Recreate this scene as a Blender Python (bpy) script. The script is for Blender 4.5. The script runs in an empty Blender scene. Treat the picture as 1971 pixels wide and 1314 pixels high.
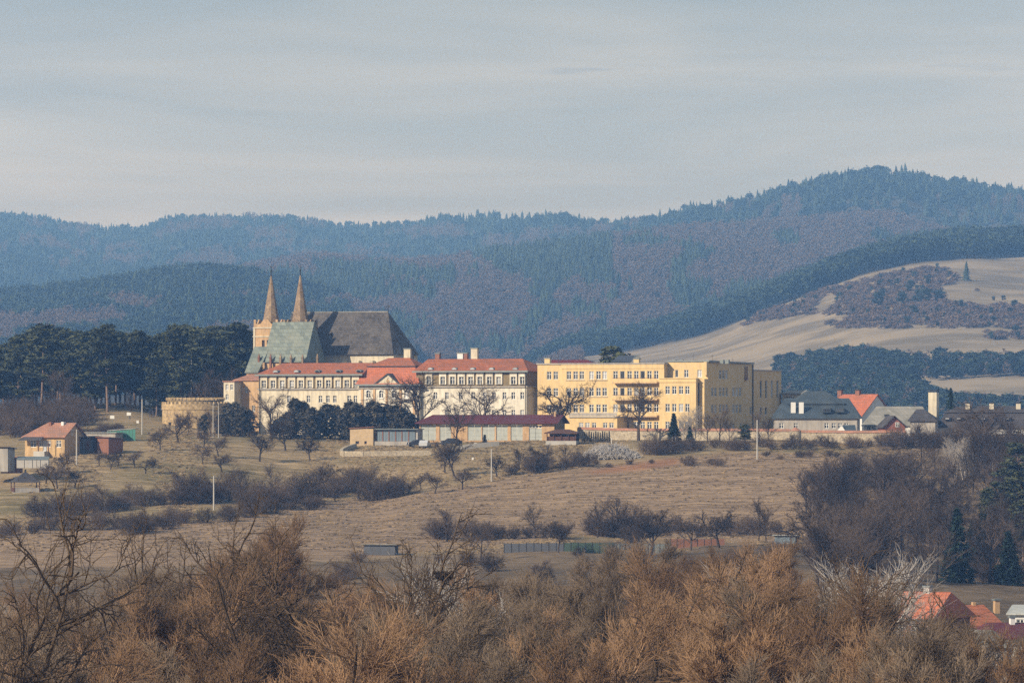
import bpy, math, random
import numpy as np

# ------------------------------------------------------------------ camera, light, exposure
sc = bpy.context.scene
C = sc.collection
F = 10950.0            # focal length in photograph pixels (200 mm lens)
HX, HY = 985.5, 820.0  # principal column and horizon row
R = math.radians

cam = bpy.data.cameras.new('camera')
cam.lens = 200.0; cam.sensor_width = 36.0
cam.shift_y = (HY - 657.0) / 1971.0
cam.clip_start = 1.0; cam.clip_end = 40000.0
camo = bpy.data.objects.new('camera', cam); C.objects.link(camo)
camo.rotation_euler = (R(90), 0, 0)
sc.camera = camo

SUN_AZ, SUN_EL = 230.0, 27.0
w = bpy.data.worlds.new("World"); sc.world = w; w.use_nodes = True
nt = w.node_tree; nt.nodes.clear()
out = nt.nodes.new('ShaderNodeOutputWorld'); bg = nt.nodes.new('ShaderNodeBackground')
sky = nt.nodes.new('ShaderNodeTexSky'); sky.sky_type = 'NISHITA'; sky.sun_disc = False
sky.sun_elevation = R(SUN_EL); sky.sun_rotation = R(SUN_AZ); sky.air_density = 1.0; sky.dust_density = 2.5; sky.ozone_density = 2.0
tc = nt.nodes.new('ShaderNodeTexCoord'); mp = nt.nodes.new('ShaderNodeMapping')
mp.inputs['Scale'].default_value = (9, 9, 80); mp.inputs['Rotation'].default_value = (0, 0.022, 0)
mp.inputs['Location'].default_value = (1.3, 2.1, 0.4)
n1 = nt.nodes.new('ShaderNodeTexNoise'); n1.inputs['Scale'].default_value = 1.0; n1.inputs['Detail'].default_value = 7; n1.inputs['Roughness'].default_value = 0.55; n1.inputs['Distortion'].default_value = 0.5
rp = nt.nodes.new('ShaderNodeValToRGB'); rp.color_ramp.elements[0].position = 0.36; rp.color_ramp.elements[1].position = 0.72
rp.color_ramp.elements[0].color = (0.80, 0.80, 0.80, 1); rp.color_ramp.elements[1].color = (0.97, 0.97, 0.97, 1)
cr = nt.nodes.new('ShaderNodeValToRGB'); cr.color_ramp.elements[0].position = 0.38; cr.color_ramp.elements[1].position = 0.64
cr.color_ramp.elements[0].color = (0.80, 0.82, 0.86, 1); cr.color_ramp.elements[1].color = (1.12, 1.08, 1.05, 1)
e = cr.color_ramp.elements.new(0.69); e.color = (0.84, 0.85, 0.89, 1)
sx_ = nt.nodes.new('ShaderNodeSeparateXYZ'); gr = nt.nodes.new('ShaderNodeValToRGB')
ge = gr.color_ramp.elements; ge[0].position = 0.0; ge[0].color = (0.475, 0.44, 0.485, 1); ge[1].position = 1.0; ge[1].color = (0.27, 0.34, 0.42, 1)
for p_, c_ in ((0.03, (0.45, 0.428, 0.475)), (0.05, (0.40, 0.405, 0.435)), (0.078, (0.325, 0.352, 0.368)), (0.25, (0.31, 0.35, 0.385))): q_ = ge.new(p_); q_.color = (*c_, 1)
ml = nt.nodes.new('ShaderNodeMixRGB'); ml.blend_type = 'MULTIPLY'; ml.inputs[0].default_value = 1.0
v8 = nt.nodes.new('ShaderNodeVectorMath'); v8.operation = 'SCALE'; v8.inputs['Scale'].default_value = 9.5
nt.links.new(tc.outputs['Generated'], sx_.inputs[0]); nt.links.new(sx_.outputs[2], gr.inputs[0]); nt.links.new(gr.outputs[0], ml.inputs[1]); nt.links.new(cr.outputs[0], ml.inputs[2]); nt.links.new(ml.outputs[0], v8.inputs[0])
mx = nt.nodes.new('ShaderNodeMixRGB')
L = nt.links.new
L(tc.outputs['Generated'], mp.inputs['Vector']); L(mp.outputs[0], n1.inputs['Vector'])
L(n1.outputs['Fac'], rp.inputs[0]); L(n1.outputs['Fac'], cr.inputs[0])
L(rp.outputs[0], mx.inputs[0]); L(sky.outputs[0], mx.inputs[1]); L(v8.outputs[0], mx.inputs[2])
L(mx.outputs[0], bg.inputs[0]); bg.inputs[1].default_value = 0.10; L(bg.outputs[0], out.inputs[0])

sl = bpy.data.lights.new('sun', 'SUN'); sl.energy = 4.6; sl.angle = R(0.6); sl.color = (1.0, 0.90, 0.77)
so = bpy.data.objects.new('sun', sl); C.objects.link(so)
so.rotation_euler = (R(90 - SUN_EL), 0, R(180 - SUN_AZ))
sc.view_settings.view_transform = 'Standard'; sc.view_settings.look = 'None'
sc.view_settings.exposure = 0.36; sc.view_settings.gamma = 1.0; sc.view_settings.use_curve_mapping = False
sc.cycles.use_denoising = False; sc.cycles.denoiser = 'OPENIMAGEDENOISE'; sc.cycles.denoising_input_passes = 'RGB_ALBEDO_NORMAL'; sc.cycles.denoising_prefilter = 'ACCURATE'
sc.cycles.max_bounces = 5; sc.cycles.diffuse_bounces = 2; sc.cycles.glossy_bounces = 2; sc.cycles.volume_bounces = 0
sc.cycles.transparent_max_bounces = 8; sc.cycles.sample_clamp_indirect = 2.0; sc.cycles.sample_clamp_direct = 8.0

# ------------------------------------------------------------------ helpers
def tag(o, label=None, cat=None, group=None, kind=None):
    if label: o['label'] = label
    if cat: o['category'] = cat
    if group: o['group'] = group
    if kind: o['kind'] = kind
    return o

def empty(name, loc, rz=0.0):
    o = bpy.data.objects.new(name, None); C.objects.link(o)
    o.location = loc; o.rotation_euler = (0, 0, rz); o.empty_display_size = 0.3
    return o

def link(name, me, parent=None):
    o = bpy.data.objects.new(name, me); C.objects.link(o)
    if parent: o.parent = parent
    return o

def np_mesh(name, verts, faces, mat=None, smooth=False):
    """verts (N,3), faces (M,k) with one k"""
    verts = np.asarray(verts, dtype=np.float32); faces = np.asarray(faces, dtype=np.int32)
    me = bpy.data.meshes.new(name); M, k = faces.shape
    me.vertices.add(len(verts)); me.vertices.foreach_set('co', verts.ravel())
    me.loops.add(M * k); me.loops.foreach_set('vertex_index', faces.ravel())
    me.polygons.add(M); me.polygons.foreach_set('loop_start', np.arange(0, M * k, k, dtype=np.int32))
    try: me.polygons.foreach_set('loop_total', np.full(M, k, dtype=np.int32))
    except Exception: pass
    if smooth: me.polygons.foreach_set('use_smooth', np.ones(M, dtype=bool))
    me.update(calc_edges=True)
    if mat: me.materials.append(mat)
    return me

class MB:
    def __init__(s): s.v = []; s.f = []
    def face(s, pts):
        i = len(s.v); s.v += [tuple(p) for p in pts]; s.f.append(tuple(range(i, i + len(pts)))); return s
    def box(s, x0, x1, y0, y1, z0, z1):
        i = len(s.v)
        s.v += [(x0,y0,z0),(x1,y0,z0),(x1,y1,z0),(x0,y1,z0),(x0,y0,z1),(x1,y0,z1),(x1,y1,z1),(x0,y1,z1)]
        for q in ((0,3,2,1),(4,5,6,7),(0,1,5,4),(1,2,6,5),(2,3,7,6),(3,0,4,7)): s.f.append(tuple(i+a for a in q))
        return s
    def roof(s, x0, x1, y0, y1, ze, a0, a1, zr, yr=None, th=0.18):
        """hip or gable roof over a rectangle; ridge from a0 to a1 at zr"""
        i = len(s.v); yr = (y0 + y1) / 2 if yr is None else yr
        s.v += [(x0,y0,ze),(x1,y0,ze),(x1,y1,ze),(x0,y1,ze),(a0,yr,zr),(a1,yr,zr),(x0,y0,ze-th),(x1,y0,ze-th),(x1,y1,ze-th),(x0,y1,ze-th)]
        for q in ((0,1,5,4),(2,3,4,5),(1,2,5),(3,0,4),(9,8,7,6),(6,7,1,0),(7,8,2,1),(8,9,3,2),(9,6,0,3)): s.f.append(tuple(i+a for a in q))
        return s
    def prism(s, poly, d, axis):
        """extrude a closed polygon of 3d points by vector d"""
        n = len(poly); i = len(s.v)
        s.v += [tuple(p) for p in poly] + [(p[0]+d[0], p[1]+d[1], p[2]+d[2]) for p in poly]
        s.f.append(tuple(range(i, i+n))); s.f.append(tuple(range(i+2*n-1, i+n-1, -1)))
        for k in range(n):
            m = (k+1) % n; s.f.append((i+k, i+n+k, i+n+m, i+m))
        return s
    def tube(s, pts, rads, n=6):
        """pts list of 3d, rads list"""
        base = len(s.v)
        for k, (p, r) in enumerate(zip(pts, rads)):
            a = np.array(pts[max(k-1,0)]); b = np.array(pts[min(k+1,len(pts)-1)]); d = b - a; d = d / (np.linalg.norm(d) + 1e-9)
            u = np.cross(d, (0.31, 0.95, 0.05) if abs(d[1]) < 0.9 else (1,0,0)); u /= np.linalg.norm(u); v_ = np.cross(d, u)
            for j in range(n):
                t = 2*math.pi*j/n; q = np.array(p) + r*(math.cos(t)*u + math.sin(t)*v_); s.v.append(tuple(q))
        for k in range(len(pts)-1):
            for j in range(n):
                a = base + k*n + j; b = base + k*n + (j+1) % n
                s.f.append((a, b, b+n, a+n))
        s.f.append(tuple(base + j for j in range(n))[::-1]); s.f.append(tuple(base + (len(pts)-1)*n + j for j in range(n)))
        return s
    def mesh(s, name, mat, smooth=False):
        me = bpy.data.meshes.new(name); me.from_pydata(s.v, [], s.f); me.update()
        if mat: me.materials.append(mat)
        if smooth:
            for p in me.polygons: p.use_smooth = True
        return me
    def build(s, name, mat, parent=None, smooth=False):
        return link(name, s.mesh(name, mat, smooth), parent)

def mat(name, col, rough=0.85, col2=None, scale=1.0, amt=0.5, bump=0.0, stretch=(1,1,1), rnd=0.0, detail=4, fine=None, stain=0.0, metal=0.0, spec=0.3, coord='Object'):
    m = bpy.data.materials.new(name); m.use_nodes = True; t = m.node_tree; P = t.nodes['Principled BSDF']
    P.inputs['Roughness'].default_value = rough; P.inputs['Metallic'].default_value = metal
    P.inputs['Specular IOR Level'].default_value = spec
    tcn = t.nodes.new('ShaderNodeTexCoord'); mpn = t.nodes.new('ShaderNodeMapping'); mpn.inputs['Scale'].default_value = stretch
    t.links.new(tcn.outputs[coord], mpn.inputs[0])
    nz = t.nodes.new('ShaderNodeTexNoise'); nz.inputs['Scale'].default_value = scale; nz.inputs['Detail'].default_value = detail; nz.inputs['Roughness'].default_value = 0.65
    t.links.new(mpn.outputs[0], nz.inputs['Vector'])
    rm = t.nodes.new('ShaderNodeValToRGB'); rm.color_ramp.elements[0].position = 0.5 - 0.28*amt - 0.02; rm.color_ramp.elements[1].position = 0.5 + 0.28*amt + 0.02
    c2 = col2 or tuple(c*0.6 for c in col)
    rm.color_ramp.elements[0].color = (*c2, 1); rm.color_ramp.elements[1].color = (*col, 1)
    t.links.new(nz.outputs['Fac'], rm.inputs[0]); cur = rm.outputs[0]
    if fine:
        n2 = t.nodes.new('ShaderNodeTexNoise'); n2.inputs['Scale'].default_value = fine[0]; n2.inputs['Detail'].default_value = 2
        t.links.new(tcn.outputs[coord], n2.inputs['Vector'])
        mr = t.nodes.new('ShaderNodeMapRange'); mr.inputs['From Min'].default_value = 0.3; mr.inputs['From Max'].default_value = 0.7
        mr.inputs['To Min'].default_value = 1-fine[1]; mr.inputs['To Max'].default_value = 1+fine[1]
        t.links.new(n2.outputs['Fac'], mr.inputs['Value'])
        vm = t.nodes.new('ShaderNodeVectorMath'); vm.operation = 'SCALE'; t.links.new(cur, vm.inputs[0]); t.links.new(mr.outputs[0], vm.inputs['Scale']); cur = vm.outputs[0]
    if stain:
        m2 = t.nodes.new('ShaderNodeMapping'); m2.inputs['Scale'].default_value = (1.3, 1.3, 0.16); t.links.new(tcn.outputs[coord], m2.inputs[0])
        n3 = t.nodes.new('ShaderNodeTexNoise'); n3.inputs['Scale'].default_value = 1.0; n3.inputs['Detail'].default_value = 5; n3.inputs['Roughness'].default_value = 0.7
        t.links.new(m2.outputs[0], n3.inputs['Vector']); mr = t.nodes.new('ShaderNodeMapRange'); mr.inputs['From Min'].default_value = 0.42; mr.inputs['From Max'].default_value = 0.68
        mr.inputs['To Min'].default_value = 1.04; mr.inputs['To Max'].default_value = 1-stain; t.links.new(n3.outputs['Fac'], mr.inputs['Value'])
        vm = t.nodes.new('ShaderNodeVectorMath'); vm.operation = 'SCALE'; t.links.new(cur, vm.inputs[0]); t.links.new(mr.outputs[0], vm.inputs['Scale']); cur = vm.outputs[0]
    if rnd:
        oi = t.nodes.new('ShaderNodeObjectInfo'); mr = t.nodes.new('ShaderNodeMapRange')
        mr.inputs['To Min'].default_value = 1-rnd; mr.inputs['To Max'].default_value = 1+rnd
        t.links.new(oi.outputs['Random'], mr.inputs['Value'])
        vm = t.nodes.new('ShaderNodeVectorMath'); vm.operation = 'SCALE'; t.links.new(cur, vm.inputs[0]); t.links.new(mr.outputs[0], vm.inputs['Scale']); cur = vm.outputs[0]
    t.links.new(cur, P.inputs['Base Color'])
    if bump:
        b = t.nodes.new('ShaderNodeBump'); b.inputs['Strength'].default_value = bump; b.inputs['Distance'].default_value = 0.2
        t.links.new(nz.outputs['Fac'], b.inputs['Height']); t.links.new(b.outputs[0], P.inputs['Normal'])
    return m

def tile_mat(name, c1, c2, c3, sx=0.5, sz=0.35, bump=0.4, rough=0.8):
    """roof covering: courses of tiles with uneven tone"""
    m = bpy.data.materials.new(name); m.use_nodes = True; t = m.node_tree; P = t.nodes['Principled BSDF']; P.inputs['Roughness'].default_value = rough
    P.inputs['Specular IOR Level'].default_value = 0.25
    tcn = t.nodes.new('ShaderNodeTexCoord'); sp = t.nodes.new('ShaderNodeSeparateXYZ'); cb = t.nodes.new('ShaderNodeCombineXYZ')
    t.links.new(tcn.outputs['Object'], sp.inputs[0])
    ad = t.nodes.new('ShaderNodeMath'); ad.operation = 'ADD'; t.links.new(sp.outputs[0], ad.inputs[0]); t.links.new(sp.outputs[1], ad.inputs[1])
    t.links.new(ad.outputs[0], cb.inputs[0]); t.links.new(sp.outputs[2], cb.inputs[1])
    br = t.nodes.new('ShaderNodeTexBrick'); br.inputs['Scale'].default_value = 1.0; br.inputs['Brick Width'].default_value = sx; br.inputs['Row Height'].default_value = sz
    br.inputs['Mortar Size'].default_value = 0.02; br.inputs['Color1'].default_value = (*c1,1); br.inputs['Color2'].default_value = (*c2,1); br.inputs['Mortar'].default_value = (*[c*0.5 for c in c2],1)
    t.links.new(cb.outputs[0], br.inputs['Vector'])
    nz = t.nodes.new('ShaderNodeTexNoise'); nz.inputs['Scale'].default_value = 0.35; nz.inputs['Detail'].default_value = 8; nz.inputs['Roughness'].default_value = 0.7
    t.links.new(tcn.outputs['Object'], nz.inputs['Vector'])
    rm = t.nodes.new('ShaderNodeValToRGB'); rm.color_ramp.elements[0].position = 0.45; rm.color_ramp.elements[1].position = 0.7
    t.links.new(nz.outputs['Fac'], rm.inputs[0])
    mxn = t.nodes.new('ShaderNodeMixRGB'); t.links.new(rm.outputs[0], mxn.inputs[0]); t.links.new(br.outputs['Color'], mxn.inputs[1]); mxn.inputs[2].default_value = (*c3,1)
    t.links.new(mxn.outputs[0], P.inputs['Base Color'])
    b = t.nodes.new('ShaderNodeBump'); b.inputs['Strength'].default_value = bump; b.inputs['Distance'].default_value = 0.05
    t.links.new(br.outputs['Fac'], b.inputs['Height']); t.links.new(b.outputs[0], P.inputs['Normal'])
    return m

M = {}
M['yellow'] = mat('yellow_render', (0.64,0.47,0.235), 0.9, (0.55,0.41,0.215), 0.35, 1.0, fine=(2.0,0.05), stain=0.16)
M['farm'] = mat('patchy_farmhouse_render', (0.56,0.385,0.18), 0.95, (0.36,0.25,0.15), 0.7, 1.0, fine=(2.0,0.12), stain=0.35)
M['tan'] = mat('tan_render', (0.48,0.36,0.22), 0.9, (0.36,0.27,0.17), 0.4, 1.0, fine=(2.0,0.1))
M['cream'] = mat('cream_render', (0.62,0.56,0.43), 0.9, (0.48,0.43,0.34), 0.4, 1.0, fine=(1.5,0.08), stain=0.3)
M['ochre'] = mat('ochre_render', (0.52,0.36,0.20), 0.9, (0.40,0.26,0.15), 0.6, 1.0, fine=(2.0,0.12), stain=0.3)
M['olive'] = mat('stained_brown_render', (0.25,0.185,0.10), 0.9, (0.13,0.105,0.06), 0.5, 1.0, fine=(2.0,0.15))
M['grey_render'] = mat('grey_render', (0.40,0.37,0.33), 0.9, (0.28,0.26,0.24), 0.5, 1.0, stain=0.3)
M['white_wall'] = mat('white_limewash', (0.68,0.68,0.66), 0.9, (0.52,0.52,0.52), 0.5, 1.0)
M['white'] = mat('white_paint', (0.74,0.74,0.72), 0.6, (0.62,0.62,0.6), 3.0, 0.8)
M['cream2'] = mat('pale_cream_render', (0.68,0.64,0.55), 0.9, (0.54,0.50,0.42), 0.4, 1.0, fine=(1.5,0.08), stain=0.3)
M['grass'] = mat('dry_grass_blades', (0.36,0.27,0.165), 0.95, (0.17,0.125,0.07), 0.05, 1.0, rnd=0.4, spec=0.1)
M['glass'] = mat('window_glass', (0.055,0.062,0.07), 0.12, (0.02,0.022,0.028), 0.6, 1.0, rnd=0.55, spec=0.6)
M['curtain'] = mat('curtained_glass', (0.42,0.43,0.45), 0.3, (0.22,0.23,0.25), 1.0, 1.0, rnd=0.25, spec=0.6)
M['red_tile'] = tile_mat('red_roof_tiles', (0.40,0.135,0.065), (0.28,0.095,0.05), (0.20,0.09,0.06))
M['orange_tile'] = tile_mat('orange_roof_tiles', (0.50,0.16,0.08), (0.38,0.12,0.065), (0.28,0.12,0.08))
M['old_tile'] = tile_mat('weathered_roof_tiles', (0.40,0.20,0.13), (0.31,0.15,0.10), (0.20,0.13,0.10))
M['maroon'] = tile_mat('maroon_sheet_roof', (0.115,0.022,0.028), (0.09,0.02,0.025), (0.08,0.026,0.03), 0.6, 8.0, 0.3, 0.55)
M['slate'] = tile_mat('grey_brown_slates', (0.088,0.080,0.078), (0.046,0.043,0.043), (0.12,0.108,0.098), 0.7, 0.5, 0.6)
M['copper'] = tile_mat('green_copper_shingles', (0.19,0.225,0.20), (0.11,0.135,0.125), (0.20,0.215,0.18), 1.1, 0.8, 0.6, 0.6)
M['blue_roof'] = tile_mat('blue_grey_sheet_roof', (0.045,0.062,0.078), (0.038,0.052,0.066), (0.07,0.085,0.095), 0.5, 9.0, 0.3, 0.5)
M['dark_roof'] = tile_mat('dark_roof_shingles', (0.06,0.055,0.06), (0.045,0.042,0.045), (0.09,0.08,0.08), 0.5, 0.4, 0.4)
M['asbestos'] = tile_mat('pale_grey_sheet_roof', (0.26,0.25,0.225), (0.20,0.195,0.175), (0.14,0.14,0.12), 0.8, 1.2, 0.4)
M['light_roof'] = tile_mat('whitish_sheet_roof', (0.42,0.43,0.41), (0.33,0.34,0.33), (0.22,0.24,0.23), 0.5, 5.0, 0.4)
M['stone'] = mat('spire_stone', (0.30,0.225,0.145), 0.95, (0.15,0.10,0.065), 0.55, 1.0, 0.3, fine=(2.2,0.25))
M['stone_wall'] = mat('rubble_stone', (0.46,0.40,0.30), 0.95, (0.24,0.20,0.15), 1.2, 1.0, 0.6, fine=(4.0,0.3))
M['bastion'] = mat('weathered_bastion_stone', (0.48,0.36,0.19), 0.95, (0.22,0.16,0.10), 0.5, 1.0, 0.5, fine=(2.0,0.3))
M['brick'] = mat('brick_red', (0.26,0.12,0.08), 0.95, (0.17,0.085,0.06), 1.5, 1.0, fine=(5.0,0.25))
M['gutter'] = mat('zinc_gutter', (0.20,0.23,0.23), 0.55, (0.13,0.15,0.15), 1.0, 1.0, metal=0.3)
M['dark_metal'] = mat('dark_iron', (0.03,0.03,0.034), 0.6, (0.02,0.02,0.02), 2.0, 1.0)
M['concrete'] = mat('pale_concrete', (0.44,0.42,0.39), 0.9, (0.32,0.31,0.29), 0.8, 1.0)
M['door_grey'] = mat('pale_grey_doors', (0.40,0.43,0.41), 0.7, (0.30,0.32,0.30), 0.9, 1.0, stretch=(3,3,0.4), fine=(3.0,0.08))
M['door_blue'] = mat('blue_grey_doors', (0.17,0.22,0.26), 0.7, (0.10,0.13,0.16), 0.9, 1.0, stretch=(3,3,0.4))
M['rust'] = mat('rust_brown_post', (0.22,0.10,0.06), 0.9, (0.14,0.07,0.05), 2.0, 1.0)
M['wood'] = mat('dark_stained_wood', (0.11,0.05,0.035), 0.85, (0.06,0.03,0.022), 2.0, 1.0, stretch=(6,6,1))
M['red_wood'] = mat('red_stained_gable', (0.30,0.11,0.07), 0.85, (0.15,0.06,0.045), 2.0, 1.0, stretch=(6,6,1))
M['green_net'] = mat('teal_green_sheeting', (0.06,0.20,0.15), 0.8, (0.045,0.15,0.12), 0.6, 1.0)
M['green_panel'] = mat('faded_green_panels', (0.05,0.085,0.06), 0.8, (0.04,0.06,0.05), 1.0, 1.0)
M['grey_panel'] = mat('grey_sheet_panels', (0.10,0.105,0.12), 0.8, (0.06,0.065,0.075), 1.0, 1.0)
M['solar'] = mat('solar_glass', (0.045,0.05,0.065), 0.25, (0.03,0.035,0.045), 1.0, 1.0, spec=0.6)
# vegetation
M['pine'] = mat('pine_needles', (0.085,0.092,0.042), 0.9, (0.030,0.038,0.022), 0.45, 1.0, rnd=0.3, fine=(1.5,0.3), spec=0.1)
M['yew'] = mat('dark_juniper_foliage', (0.125,0.112,0.085), 0.9, (0.05,0.048,0.038), 0.8, 1.0, rnd=0.3, fine=(2.0,0.3), spec=0.1)
M['spruce'] = mat('spruce_needles', (0.024,0.042,0.028), 0.9, (0.012,0.022,0.016), 0.6, 1.0, rnd=0.3, fine=(1.5,0.25), spec=0.1)
M['pine_bark'] = mat('grey_red_pine_bark', (0.21,0.145,0.105), 0.95, (0.12,0.085,0.07), 0.8, 1.0, rnd=0.25)
M['far_spruce'] = mat('far_conifer_foliage', (0.046,0.066,0.038), 0.95, (0.016,0.025,0.018), 0.3, 1.0, rnd=0.45, spec=0.05)  # lightened slightly: haze over the nearer belt is put into the colour
M['far_larch'] = mat('far_bare_larch_twigs', (0.185,0.142,0.116), 0.95, (0.12,0.094,0.078), 0.3, 1.0, rnd=0.15, spec=0.05)
M['far_scrub'] = mat('far_bare_scrub', (0.165,0.118,0.088), 0.95, (0.10,0.074,0.058), 0.3, 1.0, rnd=0.3, spec=0.05)
M['bark'] = mat('dark_bark', (0.075,0.058,0.048), 0.95, (0.045,0.036,0.03), 1.5, 1.0, rnd=0.25, spec=0.1)
M['twig'] = mat('grey_brown_twigs', (0.115,0.084,0.062), 0.95, (0.045,0.034,0.028), 0.5, 1.0, rnd=0.6, spec=0.1)
M['twig_dark'] = mat('dark_shrub_twigs', (0.14,0.10,0.072), 0.95, (0.06,0.045,0.036), 0.5, 1.0, rnd=0.4, spec=0.1)
M['willow_bark'] = mat('willow_bark', (0.11,0.075,0.045), 0.95, (0.06,0.042,0.028), 1.2, 1.0, rnd=0.25, spec=0.1)
M['willow_twig'] = mat('orange_willow_twigs', (0.32,0.185,0.095), 0.8, (0.16,0.11,0.068), 0.25, 1.0, rnd=0.4, spec=0.2)
M['willow_grey'] = mat('brown_willow_twigs', (0.26,0.19,0.125), 0.85, (0.12,0.09,0.064), 0.25, 1.0, rnd=0.4, spec=0.2)
M['birch_bark'] = mat('white_birch_bark', (0.52,0.48,0.43), 0.8, (0.22,0.19,0.17), 1.5, 0.8, spec=0.2)
M['heap_twig'] = mat('bleached_branches', (0.50,0.48,0.46), 0.8, (0.32,0.30,0.29), 1.0, 1.0, spec=0.2)

# ------------------------------------------------------------------ terrain
def pc(px): return (px - HX) / F
def blur(a, n, ax):
    if n < 1: return a
    k = np.hanning(2*n+3)[1:-1]; k /= k.sum(); pad = [(0,0),(0,0)]; pad[ax] = (n,n)
    b = np.pad(a, pad, mode='edge'); return np.apply_along_axis(lambda v: np.convolve(v, k, mode='valid'), ax, b)

class Sheet:
    def __init__(s, P, rows, p0, p1, dp, ys, bp=8, by=2, amp=0.0, seed=0):
        """rows: list of (Y or list of Y, list of py at the control columns P)"""
        s.px = np.arange(p0, p1 + dp, dp, dtype=float); s.Y = np.asarray(ys, dtype=float)
        cols_y = np.array([np.interp(s.px, P, np.broadcast_to(np.asarray(r[0], float), (len(P),))) for r in rows])
        cols_p = np.array([np.interp(s.px, P, r[1]) for r in rows])
        zz = (HY - cols_p) / F * cols_y
        s.z = np.empty((len(s.Y), len(s.px)))
        for j in range(len(s.px)): s.z[:, j] = np.interp(s.Y, cols_y[:, j], zz[:, j])
        s.z = blur(blur(s.z, bp, 1), by, 0)
        if amp:
            rg = np.random.default_rng(seed)
            for q in (40, 14, 5):
                g = rg.normal(size=(len(s.Y)//q + 3, len(s.px)//q + 3))
                iy = np.linspace(0, g.shape[0]-1.001, len(s.Y)); ix = np.linspace(0, g.shape[1]-1.001, len(s.px))
                y0 = iy.astype(int); x0 = ix.astype(int); fy = (iy-y0)[:,None]; fx = (ix-x0)[None]
                fy = fy*fy*(3-2*fy); fx = fx*fx*(3-2*fx)
                s.z += amp * q/40 * ((g[y0][:,x0]*(1-fx)+g[y0][:,x0+1]*fx)*(1-fy) + (g[y0+1][:,x0]*(1-fx)+g[y0+1][:,x0+1]*fx)*fy)
        s.py = HY - s.z / s.Y[:, None] * F
    def at(s, px, Y):
        """ground height in the column px at distance Y"""
        i = np.clip(np.interp(Y, s.Y, np.arange(len(s.Y))), 0, len(s.Y)-1.001); j = np.clip((px - s.px[0]) / (s.px[1]-s.px[0]), 0, len(s.px)-1.001)
        i0 = int(i); j0 = int(j); a = i-i0; b = j-j0
        return float((s.z[i0,j0]*(1-b)+s.z[i0,j0+1]*b)*(1-a) + (s.z[i0+1,j0]*(1-b)+s.z[i0+1,j0+1]*b)*a)
    def hit(s, px, py, ymin=0):
        j = int(np.clip(round((px - s.px[0]) / (s.px[1]-s.px[0])), 0, len(s.px)-1)); c = s.py[:, j]
        k = np.nonzero((c <= py) & (s.Y >= ymin))[0]
        if len(k) == 0: return float(s.Y[np.argmin(c)])
        k = k[0]
        if k == 0: return float(s.Y[0])
        t = (c[k-1] - py) / max(c[k-1] - c[k], 1e-6); return float(s.Y[k-1] + min(max(t,0),1) * (s.Y[k] - s.Y[k-1]))
    def mesh(s, name, m, attr=None):
        X = pc(s.px)[None, :] * s.Y[:, None]; Yg = np.broadcast_to(s.Y[:, None], X.shape)
        v = np.stack([X, Yg, s.z], -1).reshape(-1, 3); nY, nX = X.shape
        i = np.arange(nY-1)[:, None] * nX + np.arange(nX-1)[None]; f = np.stack([i, i+1, i+1+nX, i+nX], -1).reshape(-1, 4)
        me = np_mesh(name, v, f, m, True)
        if attr is not None:
            a = me.color_attributes.new('zone', 'FLOAT_COLOR', 'POINT')
            c = np.ones((nY*nX, 4), np.float32); c[:, :3] = attr.reshape(-1, 3); a.data.foreach_set('color', c.ravel())
        return tag(link(name, me), kind='structure')

def inpoly(px, py, poly):
    r = np.zeros(px.shape, bool); n = len(poly); j = n-1
    for i in range(n):
        xi, yi = poly[i]; xj, yj = poly[j]
        c = ((yi > py) != (yj > py)) & (px < (xj-xi)*(py-yi)/((yj-yi)+1e-12)+xi); r ^= c; j = i
    return r

P0 = [-400,-100,0,125,250,375,500,625,750,875,1000,1125,1250,1375,1500,1625,1750,1860,1971,2300]
def row(Y, *a): return (Y, list(a))
def flat(Y, z): return (Y, [HY - z*F/Y]*len(P0))
near_rows = [flat(120,-27), flat(520,-26.5), flat(680,-25.5),
 row(820, 1120,1115,1112,1110,1108,1110,1112,1112,1112,1110,1108,1104,1100,1095,1095,1105,1120,1130,1135,1140),
 row(900, 1075,1072,1070,1066,1062,1060,1060,1064,1066,1068,1068,1066,1062,1052,1050,1058,1075,1090,1095,1095),
 row(960, 1040,1035,1032,1030,1022,1008,1003,1010,1015,1022,1028,1030,1028,1022,1020,1020,1030,1040,1040,1040),
 row(1020, 1000,985,980,975,972,972,972,975,975,972,966,960,955,950,950,955,965,965,965,965),
 row(1060, 955,945,938,925,930,940,950,957,955,942,928,915,908,905,905,908,915,920,920,920),
 row(1095, 900,890,886,874,874,888,902,905,895,892,890,888,884,882,880,882,885,888,890,890),
 row(1112, 888,878,873,864,860,870,884,884,879,880,880,876,872,872,872,872,872,874,876,876),
 row(1126, 880,872,866,857,850,859,868,868,865,866,867,866,864,864,864,864,862,863,864,864),
 row(1150, 868,860,853,845,842,846,850,853,853,851,850,850,849,850,850,850,850,850,850,850),
 row(1175, 858,850,843,833,830,836,843,844,848,847,846,845,845,846,846,846,846,846,846,846),
 row(1200, 846,838,830,820,818,826,838,840,844,844,844,844,844,844,845,844,843,842,840,838),
 row(1250, 815,808,802,797,795,815,830,836,842,842,842,842,842,842,842,840,838,836,835,835),
 row(1310, 795,785,780,778,776,800,825,832,838,838,838,838,838,838,838,836,836,836,836,836),
 row(1400, 800,792,786,782,780,800,825,832,838,838,838,838,838,838,838,840,840,840,840,840),
 flat(1600,-12), flat(1900,-50), flat(2300,-75), flat(2700,-85), flat(4000,-110), flat(9500,-130)]
ys = np.concatenate([np.arange(120,600,20), np.arange(600,1320,3.0), np.arange(1320,1640,12), np.arange(1640,2700,60), np.arange(2700,9600,300)])
NEAR = Sheet(P0, near_rows, -400, 2300, 6, ys, 12, 3, 0.35, 3)

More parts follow.
